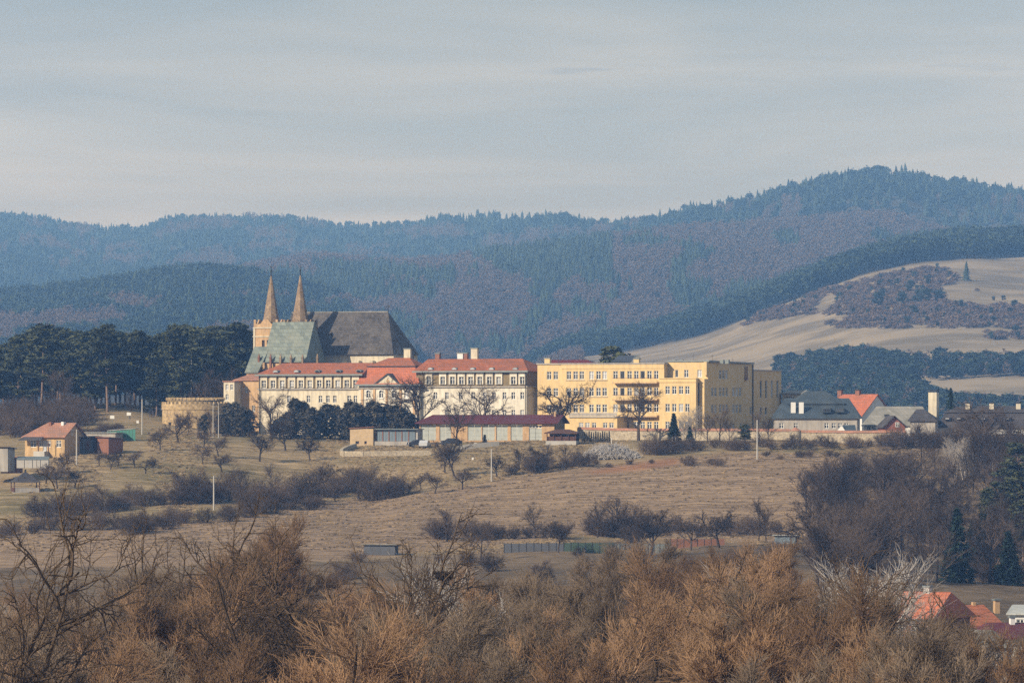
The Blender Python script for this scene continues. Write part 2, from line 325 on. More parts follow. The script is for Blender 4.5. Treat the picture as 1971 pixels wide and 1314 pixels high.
near_m = bpy.data.materials.new('valley_ground'); near_m.use_nodes = True
def ground_mat(m):
    t = m.node_tree; P = t.nodes['Principled BSDF']; P.inputs['Roughness'].default_value = 0.95; P.inputs['Specular IOR Level'].default_value = 0.1
    N = t.nodes.new; K = t.links.new
    at = N('ShaderNodeVertexColor'); at.layer_name = 'zone'; sp = N('ShaderNodeSeparateColor'); K(at.outputs[0], sp.inputs[0])
    g = N('ShaderNodeNewGeometry')
    def noise(scale, st, rot=0, det=6, ro=0.65, dist=0.0):
        mpn = N('ShaderNodeMapping'); mpn.inputs['Scale'].default_value = st; mpn.inputs['Rotation'].default_value = (0,0,rot); K(g.outputs['Position'], mpn.inputs[0])
        n = N('ShaderNodeTexNoise'); n.inputs['Scale'].default_value = scale; n.inputs['Detail'].default_value = det; n.inputs['Roughness'].default_value = ro; n.inputs['Distortion'].default_value = dist
        K(mpn.outputs[0], n.inputs['Vector']); return n.outputs['Fac']
    def ramp(f, *st):
        r = N('ShaderNodeValToRGB'); el = r.color_ramp.elements
        el[0].position, el[0].color = st[0][0], (*st[0][1],1); el[1].position, el[1].color = st[-1][0], (*st[-1][1],1)
        for p, c in st[1:-1]: x = el.new(p); x.color = (*c,1)
        K(f, r.inputs[0]); return r.outputs[0]
    def mix(f, a, b, mode='MIX'):
        x = N('ShaderNodeMixRGB'); x.blend_type = mode
        if isinstance(f, float): x.inputs[0].default_value = f
        else: K(f, x.inputs[0])
        K(a, x.inputs[1]); K(b, x.inputs[2]); return x.outputs[0]
    big = noise(0.02, (1,1,1)); rows = noise(0.30, (0.10,1,1), 0.20, 5, 0.6, 0.3); fine = noise(1.1, (0.35,1,1), 0.2, 4, 0.7)
    meadow = mix(0.55, ramp(rows, (0.40,(0.115,0.088,0.042)), (0.50,(0.22,0.165,0.09)), (0.62,(0.36,0.265,0.155))), ramp(big, (0.40,(0.17,0.145,0.065)), (0.56,(0.34,0.25,0.14))))
    fur = noise(0.7, (0.05,1,1), -0.95, 4, 0.6, 0.4)
    field = mix(0.5, ramp(fur, (0.42,(0.10,0.068,0.042)), (0.50,(0.26,0.18,0.112)), (0.60,(0.37,0.265,0.17))), ramp(fine, (0.35,(0.17,0.115,0.07)), (0.65,(0.36,0.26,0.17))))
    soil = mix(0.5, ramp(big, (0.42,(0.10,0.072,0.042)), (0.56,(0.25,0.175,0.10))), ramp(fine, (0.40,(0.04,0.034,0.024)), (0.60,(0.20,0.15,0.10))))
    clay = ramp(rows, (0.4,(0.22,0.11,0.055)), (0.6,(0.32,0.17,0.09)))
    c = mix(sp.outputs['Red'], meadow, field); c = mix(sp.outputs['Green'], c, soil); c = mix(sp.outputs['Blue'], c, clay)
    vm = N('ShaderNodeMapRange'); vm.inputs['From Min'].default_value = 0.35; vm.inputs['From Max'].default_value = 0.65; vm.inputs['To Min'].default_value = 0.6; vm.inputs['To Max'].default_value = 1.35
    K(noise(0.6, (0.5,1,1), 0.1, 5, 0.8), vm.inputs['Value']); sc_ = N('ShaderNodeVectorMath'); sc_.operation = 'SCALE'; K(c, sc_.inputs[0]); K(vm.outputs[0], sc_.inputs['Scale'])
    K(sc_.outputs[0], P.inputs['Base Color'])
    b = N('ShaderNodeBump'); b.inputs['Strength'].default_value = 0.9; b.inputs['Distance'].default_value = 0.5
    ad = N('ShaderNodeMath'); ad.operation = 'ADD'; K(fur, ad.inputs[0]); K(fine, ad.inputs[1]); K(ad.outputs[0], b.inputs['Height']); K(b.outputs[0], P.inputs['Normal'])
ground_mat(near_m)
PXg = np.broadcast_to(NEAR.px[None], NEAR.py.shape); PYg = NEAR.py
zone = np.zeros(PYg.shape + (3,), np.float32)
fld = [(-400,1110),(-400,1010),(150,1020),(420,1000),(620,968),(800,950),(1000,915),(1150,895),(1290,882),(1400,870),(1560,872),(1750,880),(1750,1000),(1560,1040),(1400,1045),(1100,1030),(950,1050),(640,1080),(200,1110)]
zone[..., 0] = inpoly(PXg, PYg, fld) & (NEAR.Y[:, None] < 1160)
low = (PYg > np.interp(PXg, [-400,200,640,950,1100,1560,1640,2300], [1105,1105,1082,1055,1040,1045,860,845])) | (NEAR.Y[:, None] < 850)
zone[..., 1] = low | (inpoly(PXg, PYg, [(-400,1015),(-400,880),(40,930),(430,985),(430,1000),(200,1015)]) & False)
zone[..., 2] = inpoly(PXg, PYg, [(1120,908),(1300,880),(1310,892),(1250,902),(1150,912)]) & (NEAR.Y[:, None] < 1160)
for k in range(3): zone[..., k] = blur(blur(zone[..., k], 2, 0), 2, 1)
NEAR.mesh('ground', near_m, zone)

# far hills --------------------------------------------------------
def hill_mat(name, a, b, c):
    m = bpy.data.materials.new(name); m.use_nodes = True; t = m.node_tree; P = t.nodes['Principled BSDF']; P.inputs['Roughness'].default_value = 0.95; P.inputs['Specular IOR Level'].default_value = 0.05
    N = t.nodes.new; K = t.links.new; g = N('ShaderNodeNewGeometry')
    at = N('ShaderNodeVertexColor'); at.layer_name = 'zone'
    def nz(scale, st, det):
        mpn = N('ShaderNodeMapping'); mpn.inputs['Scale'].default_value = st; K(g.outputs['Position'], mpn.inputs[0])
        n = N('ShaderNodeTexNoise'); n.inputs['Scale'].default_value = scale; n.inputs['Detail'].default_value = det; n.inputs['Roughness'].default_value = 0.65; K(mpn.outputs[0], n.inputs['Vector'])
        r = N('ShaderNodeValToRGB'); r.color_ramp.elements[0].position = 0.38; r.color_ramp.elements[1].position = 0.62; K(n.outputs['Fac'], r.inputs[0]); return r
    r = nz(0.045, (0.25,0.30,1), 12); r.color_ramp.elements[0].position = 0.42; r.color_ramp.elements[1].position = 0.58; r.color_ramp.elements[0].color = (*a,1); r.color_ramp.elements[1].color = (*b,1)
    x = N('ShaderNodeMixRGB'); sp = N('ShaderNodeSeparateColor'); K(at.outputs[0], sp.inputs[0]); K(sp.outputs[0], x.inputs[0]); x.inputs[1].default_value = (*c,1); K(r.outputs[0], x.inputs[2])
    K(x.outputs[0], P.inputs['Base Color']); return m
def hill(name, P, rows, p0, p1, dp, ys, m, amp=3.0, seed=0, zone=None, bp=6, by=2):
    s = Sheet(P, rows, p0, p1, dp, ys, bp, by, amp, seed)
    z = np.zeros(s.py.shape + (3,), np.float32)
    if zone is not None: z[..., 0] = zone(np.broadcast_to(s.px[None], s.py.shape), s.py)
    s.mesh(name, m, z); s.name = name; return s
hm = hill_mat('hill_pasture', (0.155,0.13,0.09), (0.28,0.23,0.16), (0.05,0.045,0.03))
# right hill with dry pastures
PB = [500,700,900,1000,1080,1200,1350,1500,1650,1750,1850,1971,2350]
B = np.array([900,880,790,735,690,676,645,588,530,506,497,493,486.])
H1 = hill('pasture_hill', PB, [(1900,[1100]*13),(2300,list(np.maximum(B+0,850))),(2700,list(B+(850-B)*0.72)),(3100,list(B+(850-B)*0.42)),(3500,list(B+(850-B)*0.2)),(3900,list(B)),(4350,list(B-24)),(4600,list(B-10)),(5200,list(B+60))],
          500, 2350, 10, np.concatenate([np.arange(1900,4700,25), np.arange(4700,5250,60)]), hm, 2.5, 5,
          lambda px, py: (py > np.interp(px, PB, B) + 2).astype(np.float32))
PC = [-450,-200,0,100,250,330,430,520,600,700,800]
c3 = np.array([590,582,576,572,562,550,543,555,580,612,660.])
H3 = hill('wooded_spur', PC, [(2600,[900]*11),(3100,list(np.maximum(c3+60,760))),(4600,list(c3)),(4900,list(c3+15)),(5600,list(c3+200))], -450, 800, 10, np.arange(2600,5650,40), hm, 3, 6)
PD = [200,300,380,450,600,750,900,1000,1100,1200,1350,1500,1620,1700,1800,1971,2350]
c2 = np.array([680,640,590,530,503,500,490,480,472,448,432,424,420,424,450,470,480.])
H2 = hill('larch_hill', PD, [(4200,list(np.maximum(c2+200,720))),(4700,list(c2*0.35+680*0.65)),(5200,list(c2*0.7+670*0.3)),(5800,list(c2)),(6000,list(c2+4)),(6600,list(c2+120))], 200, 2350, 10, np.arange(4200,6650,40), hm, 6, 7)
PE = [-450,-200,0,60,100,150,200,280,310,340,400,500,600,650,790,815,900,1000,1130,1180,1250,1300,1350,1450,1530,1600,1680,1740,1790,1850,1971,2350]
c4 = np.array([402,402,412,420,424,436,440,441,428,424,424,430,436,439,443,436,436,437,441,441,434,426,416,400,384,372,365,363,377,380,386,404.])
yc = np.interp(PE, [-450,700,1150,1500,2350], [8800,8800,7600,6700,6700])
H4 = hill('forested_mountain_ridge', PE, [(5600,[780]*32),(5900,list(c4*0.2+700*0.8)),(yc-500,list(c4+28)),(yc,list(c4)),(yc+150,list(c4+2)),(yc+900,list(c4+90))], -450, 2350, 10, np.arange(5600,9750,60), hm, 5, 8, bp=2, by=1)
# ------------------------------------------------------------------ vegetation meshes
def seg_mesh(name, segs, m, sides=3):
    """segs: (x0,y0,z0,x1,y1,z1,r0,r1) rows -> one mesh of slender tubes"""
    a = np.asarray(segs, dtype=np.float64); p, q, r0, r1 = a[:, :3], a[:, 3:6], a[:, 6], a[:, 7]
    d = q - p; d /= np.linalg.norm(d, axis=1, keepdims=True) + 1e-9
    ref = np.where(np.abs(d[:, 2:3]) < 0.9, [[0, 0, 1.0]], [[1.0, 0, 0]]); u = np.cross(d, ref); u /= np.linalg.norm(u, axis=1, keepdims=True); v = np.cross(d, u)
    V = []
    for pt, rr in ((p, r0), (q, r1)):
        for k in range(sides):
            t = 2*math.pi*k/sides; V.append(pt + rr[:, None]*(math.cos(t)*u + math.sin(t)*v))
    V = np.stack(V, 1).reshape(-1, 3); n = len(a); b = np.arange(n)[:, None]*2*sides
    Fc = np.stack([np.concatenate([b+k, b+(k+1) % sides, b+sides+(k+1) % sides, b+sides+k], 1) for k in range(sides)], 1).reshape(-1, 4)
    return np_mesh(name, V, Fc, m)

def grow(rng, p, d, ln, r, lv, cfg, out):
    """recursive branch; cfg[lv] = steps, wander, up, children, child angle, child length factor, child radius factor, start"""
    st, wan, up, nch, ang, lf, rf, s0 = cfg[lv]
    pts = [(p, r)]; x, y, z = p; dx, dy, dz = d
    for i in range(st):
        dx += rng.gauss(0, wan); dy += rng.gauss(0, wan); dz += rng.gauss(0, wan) + up
        n = math.sqrt(dx*dx+dy*dy+dz*dz); dx, dy, dz = dx/n, dy/n, dz/n
        s = ln/st; nx, ny, nz = x+dx*s, y+dy*s, z+dz*s; f0 = 1-0.75*i/st; f1 = 1-0.75*(i+1)/st
        out[lv].append((x,y,z,nx,ny,nz,max(r*f0,.007),max(r*f1,.005))); x, y, z = nx, ny, nz; pts.append(((x,y,z), r*f1))
    if lv+1 < len(cfg):
        for c in range(nch):
            t = s0 + (1-s0)*(c+rng.random())/nch; fi = t*st; i = min(int(fi), st-1); a = fi-i
            pa, pb = pts[i][0], pts[i+1][0]; q = tuple(pa[k]+(pb[k]-pa[k])*a for k in range(3))
            dd = [pb[k]-pa[k] for k in range(3)]; n = math.sqrt(sum(v*v for v in dd)) or 1; dd = [v/n for v in dd]
            th = rng.uniform(0, 2*math.pi); rx, ry, rz = rng.gauss(0,1), rng.gauss(0,1), rng.gauss(0,1)
            dt = rx*dd[0]+ry*dd[1]+rz*dd[2]; rx, ry, rz = rx-dt*dd[0], ry-dt*dd[1], rz-dt*dd[2]; n = math.sqrt(rx*rx+ry*ry+rz*rz) or 1
            A = ang*rng.uniform(0.7, 1.3); ca, sa = math.cos(A), math.sin(A)
            nd = (dd[0]*ca+rx/n*sa, dd[1]*ca+ry/n*sa, dd[2]*ca+rz/n*sa)
            grow(rng, q, nd, ln*lf*rng.uniform(0.7,1.25)*(1.15-0.45*t), max(r*rf*rng.uniform(.8,1.1), 0.008), lv+1, cfg, out)

class Kind:
    """prototype shapes for a kind of plant: list of variants, each a list of (part name, mesh); height measured"""
    def __init__(s, name, cat, variants, single=False):
        s.name, s.cat, s.v, s.single, s.n = name, cat, variants, single, 0
        s.h = [max(max(v.co.z for v in me.vertices) for _, me in var) for var in variants]
    def put(s, loc, height, label, group=None, wid=1.0, rz=None, var=None, mats=None):
        i = (s.n if var is None else var) % len(s.v); s.n += 1; k = height / s.h[i]
        rz = RN.uniform(0, 6.28) if rz is None else rz
        if s.single:
            r = link(s.name, s.v[i][0][1]); r.location = loc; r.rotation_euler = (0,0,rz); r.scale = (k*wid, k*wid, k)
        else:
            r = empty(s.name, loc, rz); r.scale = (k*wid, k*wid, k)
            for pn, me in s.v[i]: link(pn, me, r)
        return tag(r, label, s.cat, group)

RN = random.Random(11)
def tree_variant(seed, base_d, ln, r, cfg, mbark, mtwig, split=2, stems=1, spread=0.0, minr=None, sides=3):
    rng = random.Random(seed); out = [[] for _ in cfg]
    for k in range(stems):
        a = 2*math.pi*(k+rng.random()*0.7)/stems; sp = spread*rng.uniform(0.5, 1.2)
        d = (base_d[0]+math.cos(a)*sp, base_d[1]+math.sin(a)*sp, 1.0); n = math.sqrt(sum(v*v for v in d))
        off = (math.cos(a)*0.15*(stems > 1), math.sin(a)*0.15*(stems > 1), -0.5)
        grow(rng, off, tuple(v/n for v in d), ln*rng.uniform(0.85,1.1), r*rng.uniform(0.8,1.0), 0, cfg, out)
    tr = sum(out[:split], []); cr = sum(out[split:], [])
    return [('trunk', seg_mesh('trunk', tr, mbark, 5)), ('crown', seg_mesh('crown', cr, mtwig, sides))]

# cfg rows: steps, wander, up, n children, angle, length factor, radius factor, start
CF_BROAD = [(5,0.06,0.02,9,0.85,0.75,0.45,0.30),(5,0.16,0.05,7,0.75,0.55,0.5,0.25),(4,0.2,0.03,6,0.7,0.55,0.5,0.2),(4,0.25,0.02,6,0.7,0.55,0.6,0.15),(3,0.3,0,0,0,0,0,0)]
CF_ORCH = [(3,0.08,0.0,7,0.95,0.9,0.5,0.45),(4,0.2,0.06,7,0.7,0.55,0.5,0.2),(4,0.25,0.03,6,0.7,0.6,0.55,0.15),(3,0.3,0.02,5,0.7,0.6,0.65,0.1),(2,0.3,0,0,0,0,0,0)]
CF_UP = [(5,0.05,0.05,12,0.55,0.55,0.42,0.2),(4,0.12,0.12,8,0.55,0.55,0.5,0.15),(4,0.16,0.1,7,0.55,0.6,0.55,0.1),(3,0.2,0.05,0,0,0,0,0)]
CF_SHRUB = [(4,0.14,0.05,8,0.6,0.6,0.55,0.1),(4,0.2,0.06,7,0.6,0.6,0.6,0.1),(3,0.25,0.05,5,0.6,0.6,0.7,0.1),(3,0.3,0,0,0,0,0,0)]
CF_WIL = [(4,0.07,0.0,6,0.5,1.15,0.55,0.35),(6,0.10,0.02,9,0.55,0.55,0.45,0.22),(5,0.11,0.07,9,0.50,0.55,0.42,0.2),(4,0.14,0.08,10,0.52,0.6,0.45,0.1),(3,0.14,0.09,7,0.48,0.75,0.7,0.05),(3,0.14,0.08,0,0,0,0,0)]
CF_DARK = [(5,0.05,0.0,8,0.62,1.35,0.55,0.62),(8,0.12,0.03,9,0.62,0.42,0.45,0.2),(6,0.2,0.03,6,0.7,0.55,0.5,0.15),(5,0.22,0.02,5,0.7,0.6,0.6,0.1),(3,0.25,0,0,0,0,0,0)]

broad = Kind('bare_tree', 'tree', [tree_variant(s, (0,0), 9, 0.42, CF_BROAD, M['bark'], M['twig']) for s in (1,2,3)])
orch = Kind('fruit_tree', 'tree', [tree_variant(s, (0.1,0), 2.6, 0.17, CF_ORCH, M['bark'], M['twig'], 2) for s in (11,12,13)])
updk = Kind('bare_tree', 'tree', [tree_variant(s, (0,0), 10, 0.22, CF_UP, M['bark'], M['twig'], 1) for s in (21,22,23)])
shrub = Kind('shrub', 'shrub', [[('shrub', None)]]*0 or [tree_variant(s, (0,0), 2.4, 0.045, CF_SHRUB, M['twig_dark'], M['twig_dark'], 1, 9, 0.75) for s in (31,32,33)])
willow = Kind('willow_tree', 'tree', [tree_variant(s, (0.05,0), 5.5, 0.32, CF_WIL, M['willow_bark'], M['willow_twig'], 3) for s in (41,42)])
willow2 = Kind('willow_tree', 'tree', [tree_variant(s, (0,0), 5.0, 0.30, CF_WIL, M['willow_bark'], M['willow_grey'], 3) for s in (44,)])
darkt = Kind('bare_tree', 'tree', [tree_variant(s, (0.0,0), 8.0, 0.27, CF_DARK, M['willow_bark'], M['willow_bark'], 2) for s in (51,52,55)])
birch = Kind('birch_tree', 'tree', [tree_variant(s, (0,0), 8, 0.16, CF_UP, M['birch_bark'], M['birch_bark'], 2, 3, 0.22) for s in (61,)])
osier = Kind('shrub', 'shrub', [tree_variant(s, (0,0), 3.2, 0.045, CF_SHRUB, M['willow_grey'], M['willow_grey'], 1, 10, 0.55) for s in (71,72)])
osier_o = Kind('shrub', 'shrub', [tree_variant(s, (0,0), 3.2, 0.045, CF_SHRUB, M['willow_twig'], M['willow_twig'], 1, 10, 0.5) for s in (73,)])
for K_, nm in ((shrub, 0), (osier, 0), (osier_o, 0)):   # shrubs: stems and twigs in one body
    K_.single = True
    for var in K_.v:
        a, b = var[0][1], var[1][1]
        co = []; fc = []; o_ = 0
        for me in (a, b):
            c = np.empty(len(me.vertices)*3, np.float32); me.vertices.foreach_get('co', c); f = np.empty(len(me.loops), np.int32); me.loops.foreach_get('vertex_index', f)
            co.append(c.reshape(-1,3)); fc.append(f.reshape(-1,4)+o_); o_ += len(me.vertices)
        me = np_mesh('shrub', np.concatenate(co), np.concatenate(fc), b.materials[0]); var[:] = [('shrub', me)]

def clump_mesh(name, centres, per, size, m, seed, droop=0.0):
    """leaf-sized triangles scattered in flattened clumps: centres rows x,y,z,rxy,rz"""
    rg = np.random.default_rng(seed); c = np.asarray(centres); n = len(c)*per
    cc = np.repeat(c, per, 0); u = rg.normal(size=(n,3)); u /= np.linalg.norm(u, axis=1, keepdims=True); rr = rg.random((n,1))**0.5
    pos = cc[:, :3] + u*rr*np.stack([cc[:,3], cc[:,3], cc[:,4]], 1)
    e1 = rg.normal(size=(n,3)); e1 /= np.linalg.norm(e1, axis=1, keepdims=True); e2 = np.cross(e1, rg.normal(size=(n,3))); e2 /= np.linalg.norm(e2, axis=1, keepdims=True)
    e1[:,2] *= 0.6; e2[:,2] *= 0.6
    s = size*rg.uniform(0.6, 1.5, (n,1)); v = np.stack([pos - e1*s, pos + e1*s + e2*s*0.2, pos + e2*s*1.3], 1).reshape(-1,3)
    return np_mesh(name, v, np.arange(n*3).reshape(-1,3), m)

def pine_variant(seed, wide=1.0, low=0.42, trunk_m='pine_bark', leaf_m='pine', per=55, size=0.42):
    rg = random.Random(seed); H = 16.0; segs = []; cl = []
    x = y = 0; pts = [(0,0,-1)]
    for i in range(1, 9): x += rg.gauss(0,0.12); y += rg.gauss(0,0.12); pts.append((x,y,H*0.95*i/8))
    for i in range(8): segs.append((*pts[i], *pts[i+1], 0.27*(1-i/9), 0.27*(1-(i+1)/9)))
    z = H*low
    while z < H*0.97:
        t = (z/H-low)/(1-low); reach = wide*(3.6*(math.sin(math.pi*min(1, 0.22+0.8*t))**0.7)) * rg.uniform(0.7,1.15); k = min(int(z/(H*0.95)*8), 7); bx, by = pts[k][0], pts[k][1]
        for b in range(rg.randint(3,5)):
            a = rg.uniform(0, 6.283); L_ = reach*rg.uniform(0.55,1.1); ex, ey, ez = bx+math.cos(a)*L_, by+math.sin(a)*L_, z+rg.uniform(0.1,0.9)
            segs.append((bx,by,z-0.3, ex,ey,ez, 0.07, 0.025)); cl.append((ex,ey,ez, rg.uniform(0.8,1.3)*wide, rg.uniform(0.35,0.6)))
            if L_ > 1.8: cl.append((bx+(ex-bx)*0.55, by+(ey-by)*0.55, z+0.4, 0.9, 0.4))
        z += rg.uniform(0.7, 1.05)
    cl.append((x,y,H*0.97,0.8,0.7))
    return [('trunk', seg_mesh('trunk', segs, M[trunk_m], 5)), ('crown', clump_mesh('crown', cl, per, size, M[leaf_m], seed))]
pine = Kind('pine_tree', 'tree', [pine_variant(81, 1.05, 0.34), pine_variant(82, 1.15, 0.26), pine_variant(83, 1.0, 0.42), pine_variant(84, 1.2, 0.18)])
def bushy_variant(seed):
    rg = random.Random(seed); cl = []; H = 9.0
    for i in range(95):
        z = H*rg.random()**0.85; r = 2.3*(1-(z/H)**2.2)**.5*rg.random()**.5+.1; a = rg.uniform(0, 6.283); cl.append((math.cos(a)*r, math.sin(a)*r, z+.2, rg.uniform(.22,.5), rg.uniform(.4,.95)))
    for i in range(9): a = rg.uniform(0,6.28); r = rg.uniform(0,1.3); cl.append((math.cos(a)*r, math.sin(a)*r, H-.2+rg.uniform(-.9,.8)-r*.5, .16, .8))
    sg = [(0,0,-1,0,0,H*.8,.16,.04)] + [(0,0,H*rg.uniform(.05,.5),rg.gauss(0,1.2),rg.gauss(0,1.2),H*rg.uniform(.5,.9),.07,.03) for _ in range(10)]
    return [('trunk', seg_mesh('trunk', sg, M['bark'], 4)), ('crown', clump_mesh('crown', cl, 34, 0.30, M['yew'], seed))]
juniper = Kind('juniper_tree', 'tree', [bushy_variant(s) for s in (91,92,93)])

def spruce_variant(seed, leaf='spruce', n=1.0, slim=1.0, tri=0.42):
    rg = random.Random(seed); H = 14.0; cl = []; z = H*0.06
    while z < H:
        t = 1-z/H; reach = slim*(0.25+2.9*t)
        for b in range(int((4+9*t)*n)):
            a = rg.uniform(0,6.283)
            for q in (0.45, 0.95):
                L_ = reach*q*rg.uniform(0.8,1.1); cl.append((math.cos(a)*L_, math.sin(a)*L_, z-0.25*L_, 0.32+0.3*t, 0.2))
        z += 0.42/n**0.5
    return [('trunk', seg_mesh('trunk', [(0,0,-1,0,0,H*0.95,0.22,0.03)], M['bark'], 5)), ('crown', clump_mesh('crown', cl, 7, tri, M[leaf], seed))]
spruce = Kind('spruce_tree', 'tree', [spruce_variant(101), spruce_variant(102, slim=1.2)])
thuja = Kind('thuja_tree', 'tree', [[('thuja', clump_mesh('thuja_tree', [(0,0,0.3+i*0.3,0.42*(1-i/12)+0.05,0.3) for i in range(11)], 60, 0.16, M['yew'], 111))]], single=True)

# low cost far trees ------------------------------------------------
def far_conifer(name, seed, m, wide=1.0):
    rg = random.Random(seed); V = []; Fc = []
    tiers = 7
    for k in range(tiers):
        zb = 0.8+k*1.45; zt = zb+2.6; r = wide*(2.6*(1-k/tiers)+0.35); n = 7; b = len(V); V.append((rg.gauss(0,.1),rg.gauss(0,.1),zt))
        for j in range(n*2):
            a = math.pi*j/n+rg.uniform(-.1,.1); rr = r*(rg.uniform(0.85,1.2) if j % 2 == 0 else 0.5); V.append((math.cos(a)*rr, math.sin(a)*rr, zb-(0.35 if j % 2 == 0 else -0.3)+rg.uniform(-.2,.2)))
        for j in range(n*2): Fc.append((b, b+1+j, b+1+(j+1) % (n*2)))
    return np_mesh(name, V, Fc, m)
def far_round(name, seed, m, n=230, rx=2.6, rz=4.2, zc=5.6, size=0.55, flat_top=False):
    rg = np.random.default_rng(seed); cs = []
    for i in range(16):
        u = rg.normal(size=3); u /= np.linalg.norm(u); u *= rg.random()**0.4
        cs.append((u[0]*rx, u[1]*rx, zc+u[2]*rz*0.85, rx*0.42, rz*0.26))
    return clump_mesh(name, cs, n//16, size, m, seed)
m_far_con = far_conifer('spruce_tree', 201, M['far_spruce'])
m_far_pine = far_round('pine_tree', 202, M['far_spruce'], 420, 2.4, 4.0, 6.2, 0.7)
m_far_larch = far_round('larch_tree', 203, M['far_larch'], 420, 1.5, 4.8, 5.6, 0.32)
m_far_scrub = far_round('shrub', 204, M['far_scrub'], 260, 3.2, 1.9, 2.0, 0.5)

def lone(name, me, sheet, px, py, h, label, ph, wid=1.0, group=None, cat='tree'):
    Y = sheet.hit(px, py); o = link(name, me); k = h/ph; o.location = (pc(px)*Y, Y, sheet.at(px, Y)-0.3); o.scale = (k*wid,k*wid,k); o.rotation_euler = (0,0,RN.uniform(0,6.28))
    return tag(o, label, cat, group)
protos = {}
protos['con'] = lone('spruce_tree', m_far_con, H1, 1860, 541, 13, 'dark cone-shaped spruce standing alone on the pale hilltop pasture', 11.5, 1.15)
protos['pine'] = lone('pine_tree', m_far_pine, H1, 1690, 594, 12, 'round dark pine between two pale patches halfway up the far pasture hill', 10.5, 1.3)
protos['larch'] = lone('larch_tree', m_far_larch, H1, 1472, 588, 11, 'grey-brown round leafless tree at the foot of the far dark pine belt', 10.3, 1.6)
protos['scrub'] = lone('shrub', m_far_scrub, H1, 1882, 560, 2.5, 'small dark bush on the pale pasture just below the lone spruce', 4.0, 1.0, cat='shrub')
for i, (px, py, h, wd, lb) in enumerate([(1735,588,10,1.3,'dark pine at the left of the scrub on the far pasture hill'),(1780,585,11,1.6,'broad dark pine in the middle of the scrub below the lone spruce'),(1808,582,9,1.5,'dark pine at the right end of the pine clump below the lone spruce'),
    (1752,560,8,1.4,'small dark pine uphill from the pine clump on the far pasture'),(1616,575,6,1.3,'small dark pine on the brown scrub slope left of the far pasture'),(1912,580,4,1.2,'round dark bush at the lower edge of the hilltop pasture'),(1932,580,4.5,1.3,'second round dark bush at the lower edge of the hilltop pasture'),(1955,590,5,1.2,'rounded dark pine by the frame edge below the hilltop pasture')]):
    lone('pine_tree', m_far_pine, H1, px, py, h, lb, 10.5, wd)

def gn_group(proto):
    g = bpy.data.node_groups.new('tree_scatter', 'GeometryNodeTree')
    g.interface.new_socket('Geometry', in_out='INPUT', socket_type='NodeSocketGeometry'); g.interface.new_socket('Geometry', in_out='OUTPUT', socket_type='NodeSocketGeometry')
    N = g.nodes.new; gi = N('NodeGroupInput'); go = N('NodeGroupOutput'); ip = N('GeometryNodeInstanceOnPoints'); ob = N('GeometryNodeObjectInfo')
    ob.inputs['Object'].default_value = proto; ob.transform_space = 'ORIGINAL'
    a = N('GeometryNodeInputNamedAttribute'); a.data_type = 'FLOAT_VECTOR'; a.inputs['Name'].default_value = 'sc'
    b = N('GeometryNodeInputNamedAttribute'); b.data_type = 'FLOAT_VECTOR'; b.inputs['Name'].default_value = 'rt'
    K = g.links.new; K(gi.outputs[0], ip.inputs['Points']); K(ob.outputs['Geometry'], ip.inputs['Instance']); K(a.outputs['Attribute'], ip.inputs['Scale']); K(b.outputs['Attribute'], ip.inputs['Rotation']); K(ip.outputs[0], go.inputs[0])
    return g
rg_ = random.Random(21); tv = []
for i in range(34):
    a = rg_.uniform(0,6.28); r = rg_.uniform(0,.35); x, y = math.cos(a)*r, math.sin(a)*r; h = rg_.uniform(.18,.5); lx, ly = rg_.gauss(0,.12), rg_.gauss(0,.12); tv += [(x-.03,y,0),(x+.03,y+.02,0),(x+lx,y+ly,h)]
protos['tuft'] = link('dry_grass', np_mesh('dry_grass', tv, np.arange(len(tv)).reshape(-1,3), M['grass'])); protos['tuft'].location = (pc(1100)*1040, 1040, NEAR.at(1100,1040)); tag(protos['tuft'], 'tuft of dry straw grass in the sloping field', 'grass', kind='stuff')
gng = {k: gn_group(o) for k, o in protos.items()}
PH = {'tuft': .45, 'con': 11.5, 'pine': 10.5, 'larch': 10.3, 'scrub': 4.0}
def forest(name, kind, pts, label, cat='forest'):
    """pts rows: x,y,z,height,width factor"""
    pts = np.asarray(pts, dtype=np.float32)
    me = bpy.data.meshes.new(name); me.vertices.add(len(pts)); me.vertices.foreach_set('co', pts[:, :3].ravel()); me.update()
    s = me.attributes.new('sc', 'FLOAT_VECTOR', 'POINT'); k = pts[:,3]/PH[kind]; s.data.foreach_set('vector', np.stack([k*pts[:,4],k*pts[:,4],k],1).ravel())
    r = me.attributes.new('rt', 'FLOAT_VECTOR', 'POINT'); rg = np.random.default_rng(len(pts)); rt = np.zeros((len(pts),3),np.float32); rt[:,2] = rg.random(len(pts))*6.28; rt[:,:2] = rg.normal(size=(len(pts),2))*0.04; r.data.foreach_set('vector', rt.ravel())
    o = link(name, me); md = o.modifiers.new('scatter', 'NODES'); md.node_group = gng[kind]
    return tag(o, label, cat, kind='stuff')
def smooth_noise(px, py, sx, sy, seed):
    rg = np.random.default_rng(seed); G = rg.random((200,200)); x = (np.asarray(px)+2000)/sx; y = (np.asarray(py)+500)/sy; x0 = x.astype(int) % 199; y0 = y.astype(int) % 199; fx = x-np.floor(x); fy = y-np.floor(y)
    fx = fx*fx*(3-2*fx); fy = fy*fy*(3-2*fy)
    return (G[y0,x0]*(1-fx)+G[y0,x0+1]*fx)*(1-fy)+(G[y0+1,x0]*(1-fx)+G[y0+1,x0+1]*fx)*fy
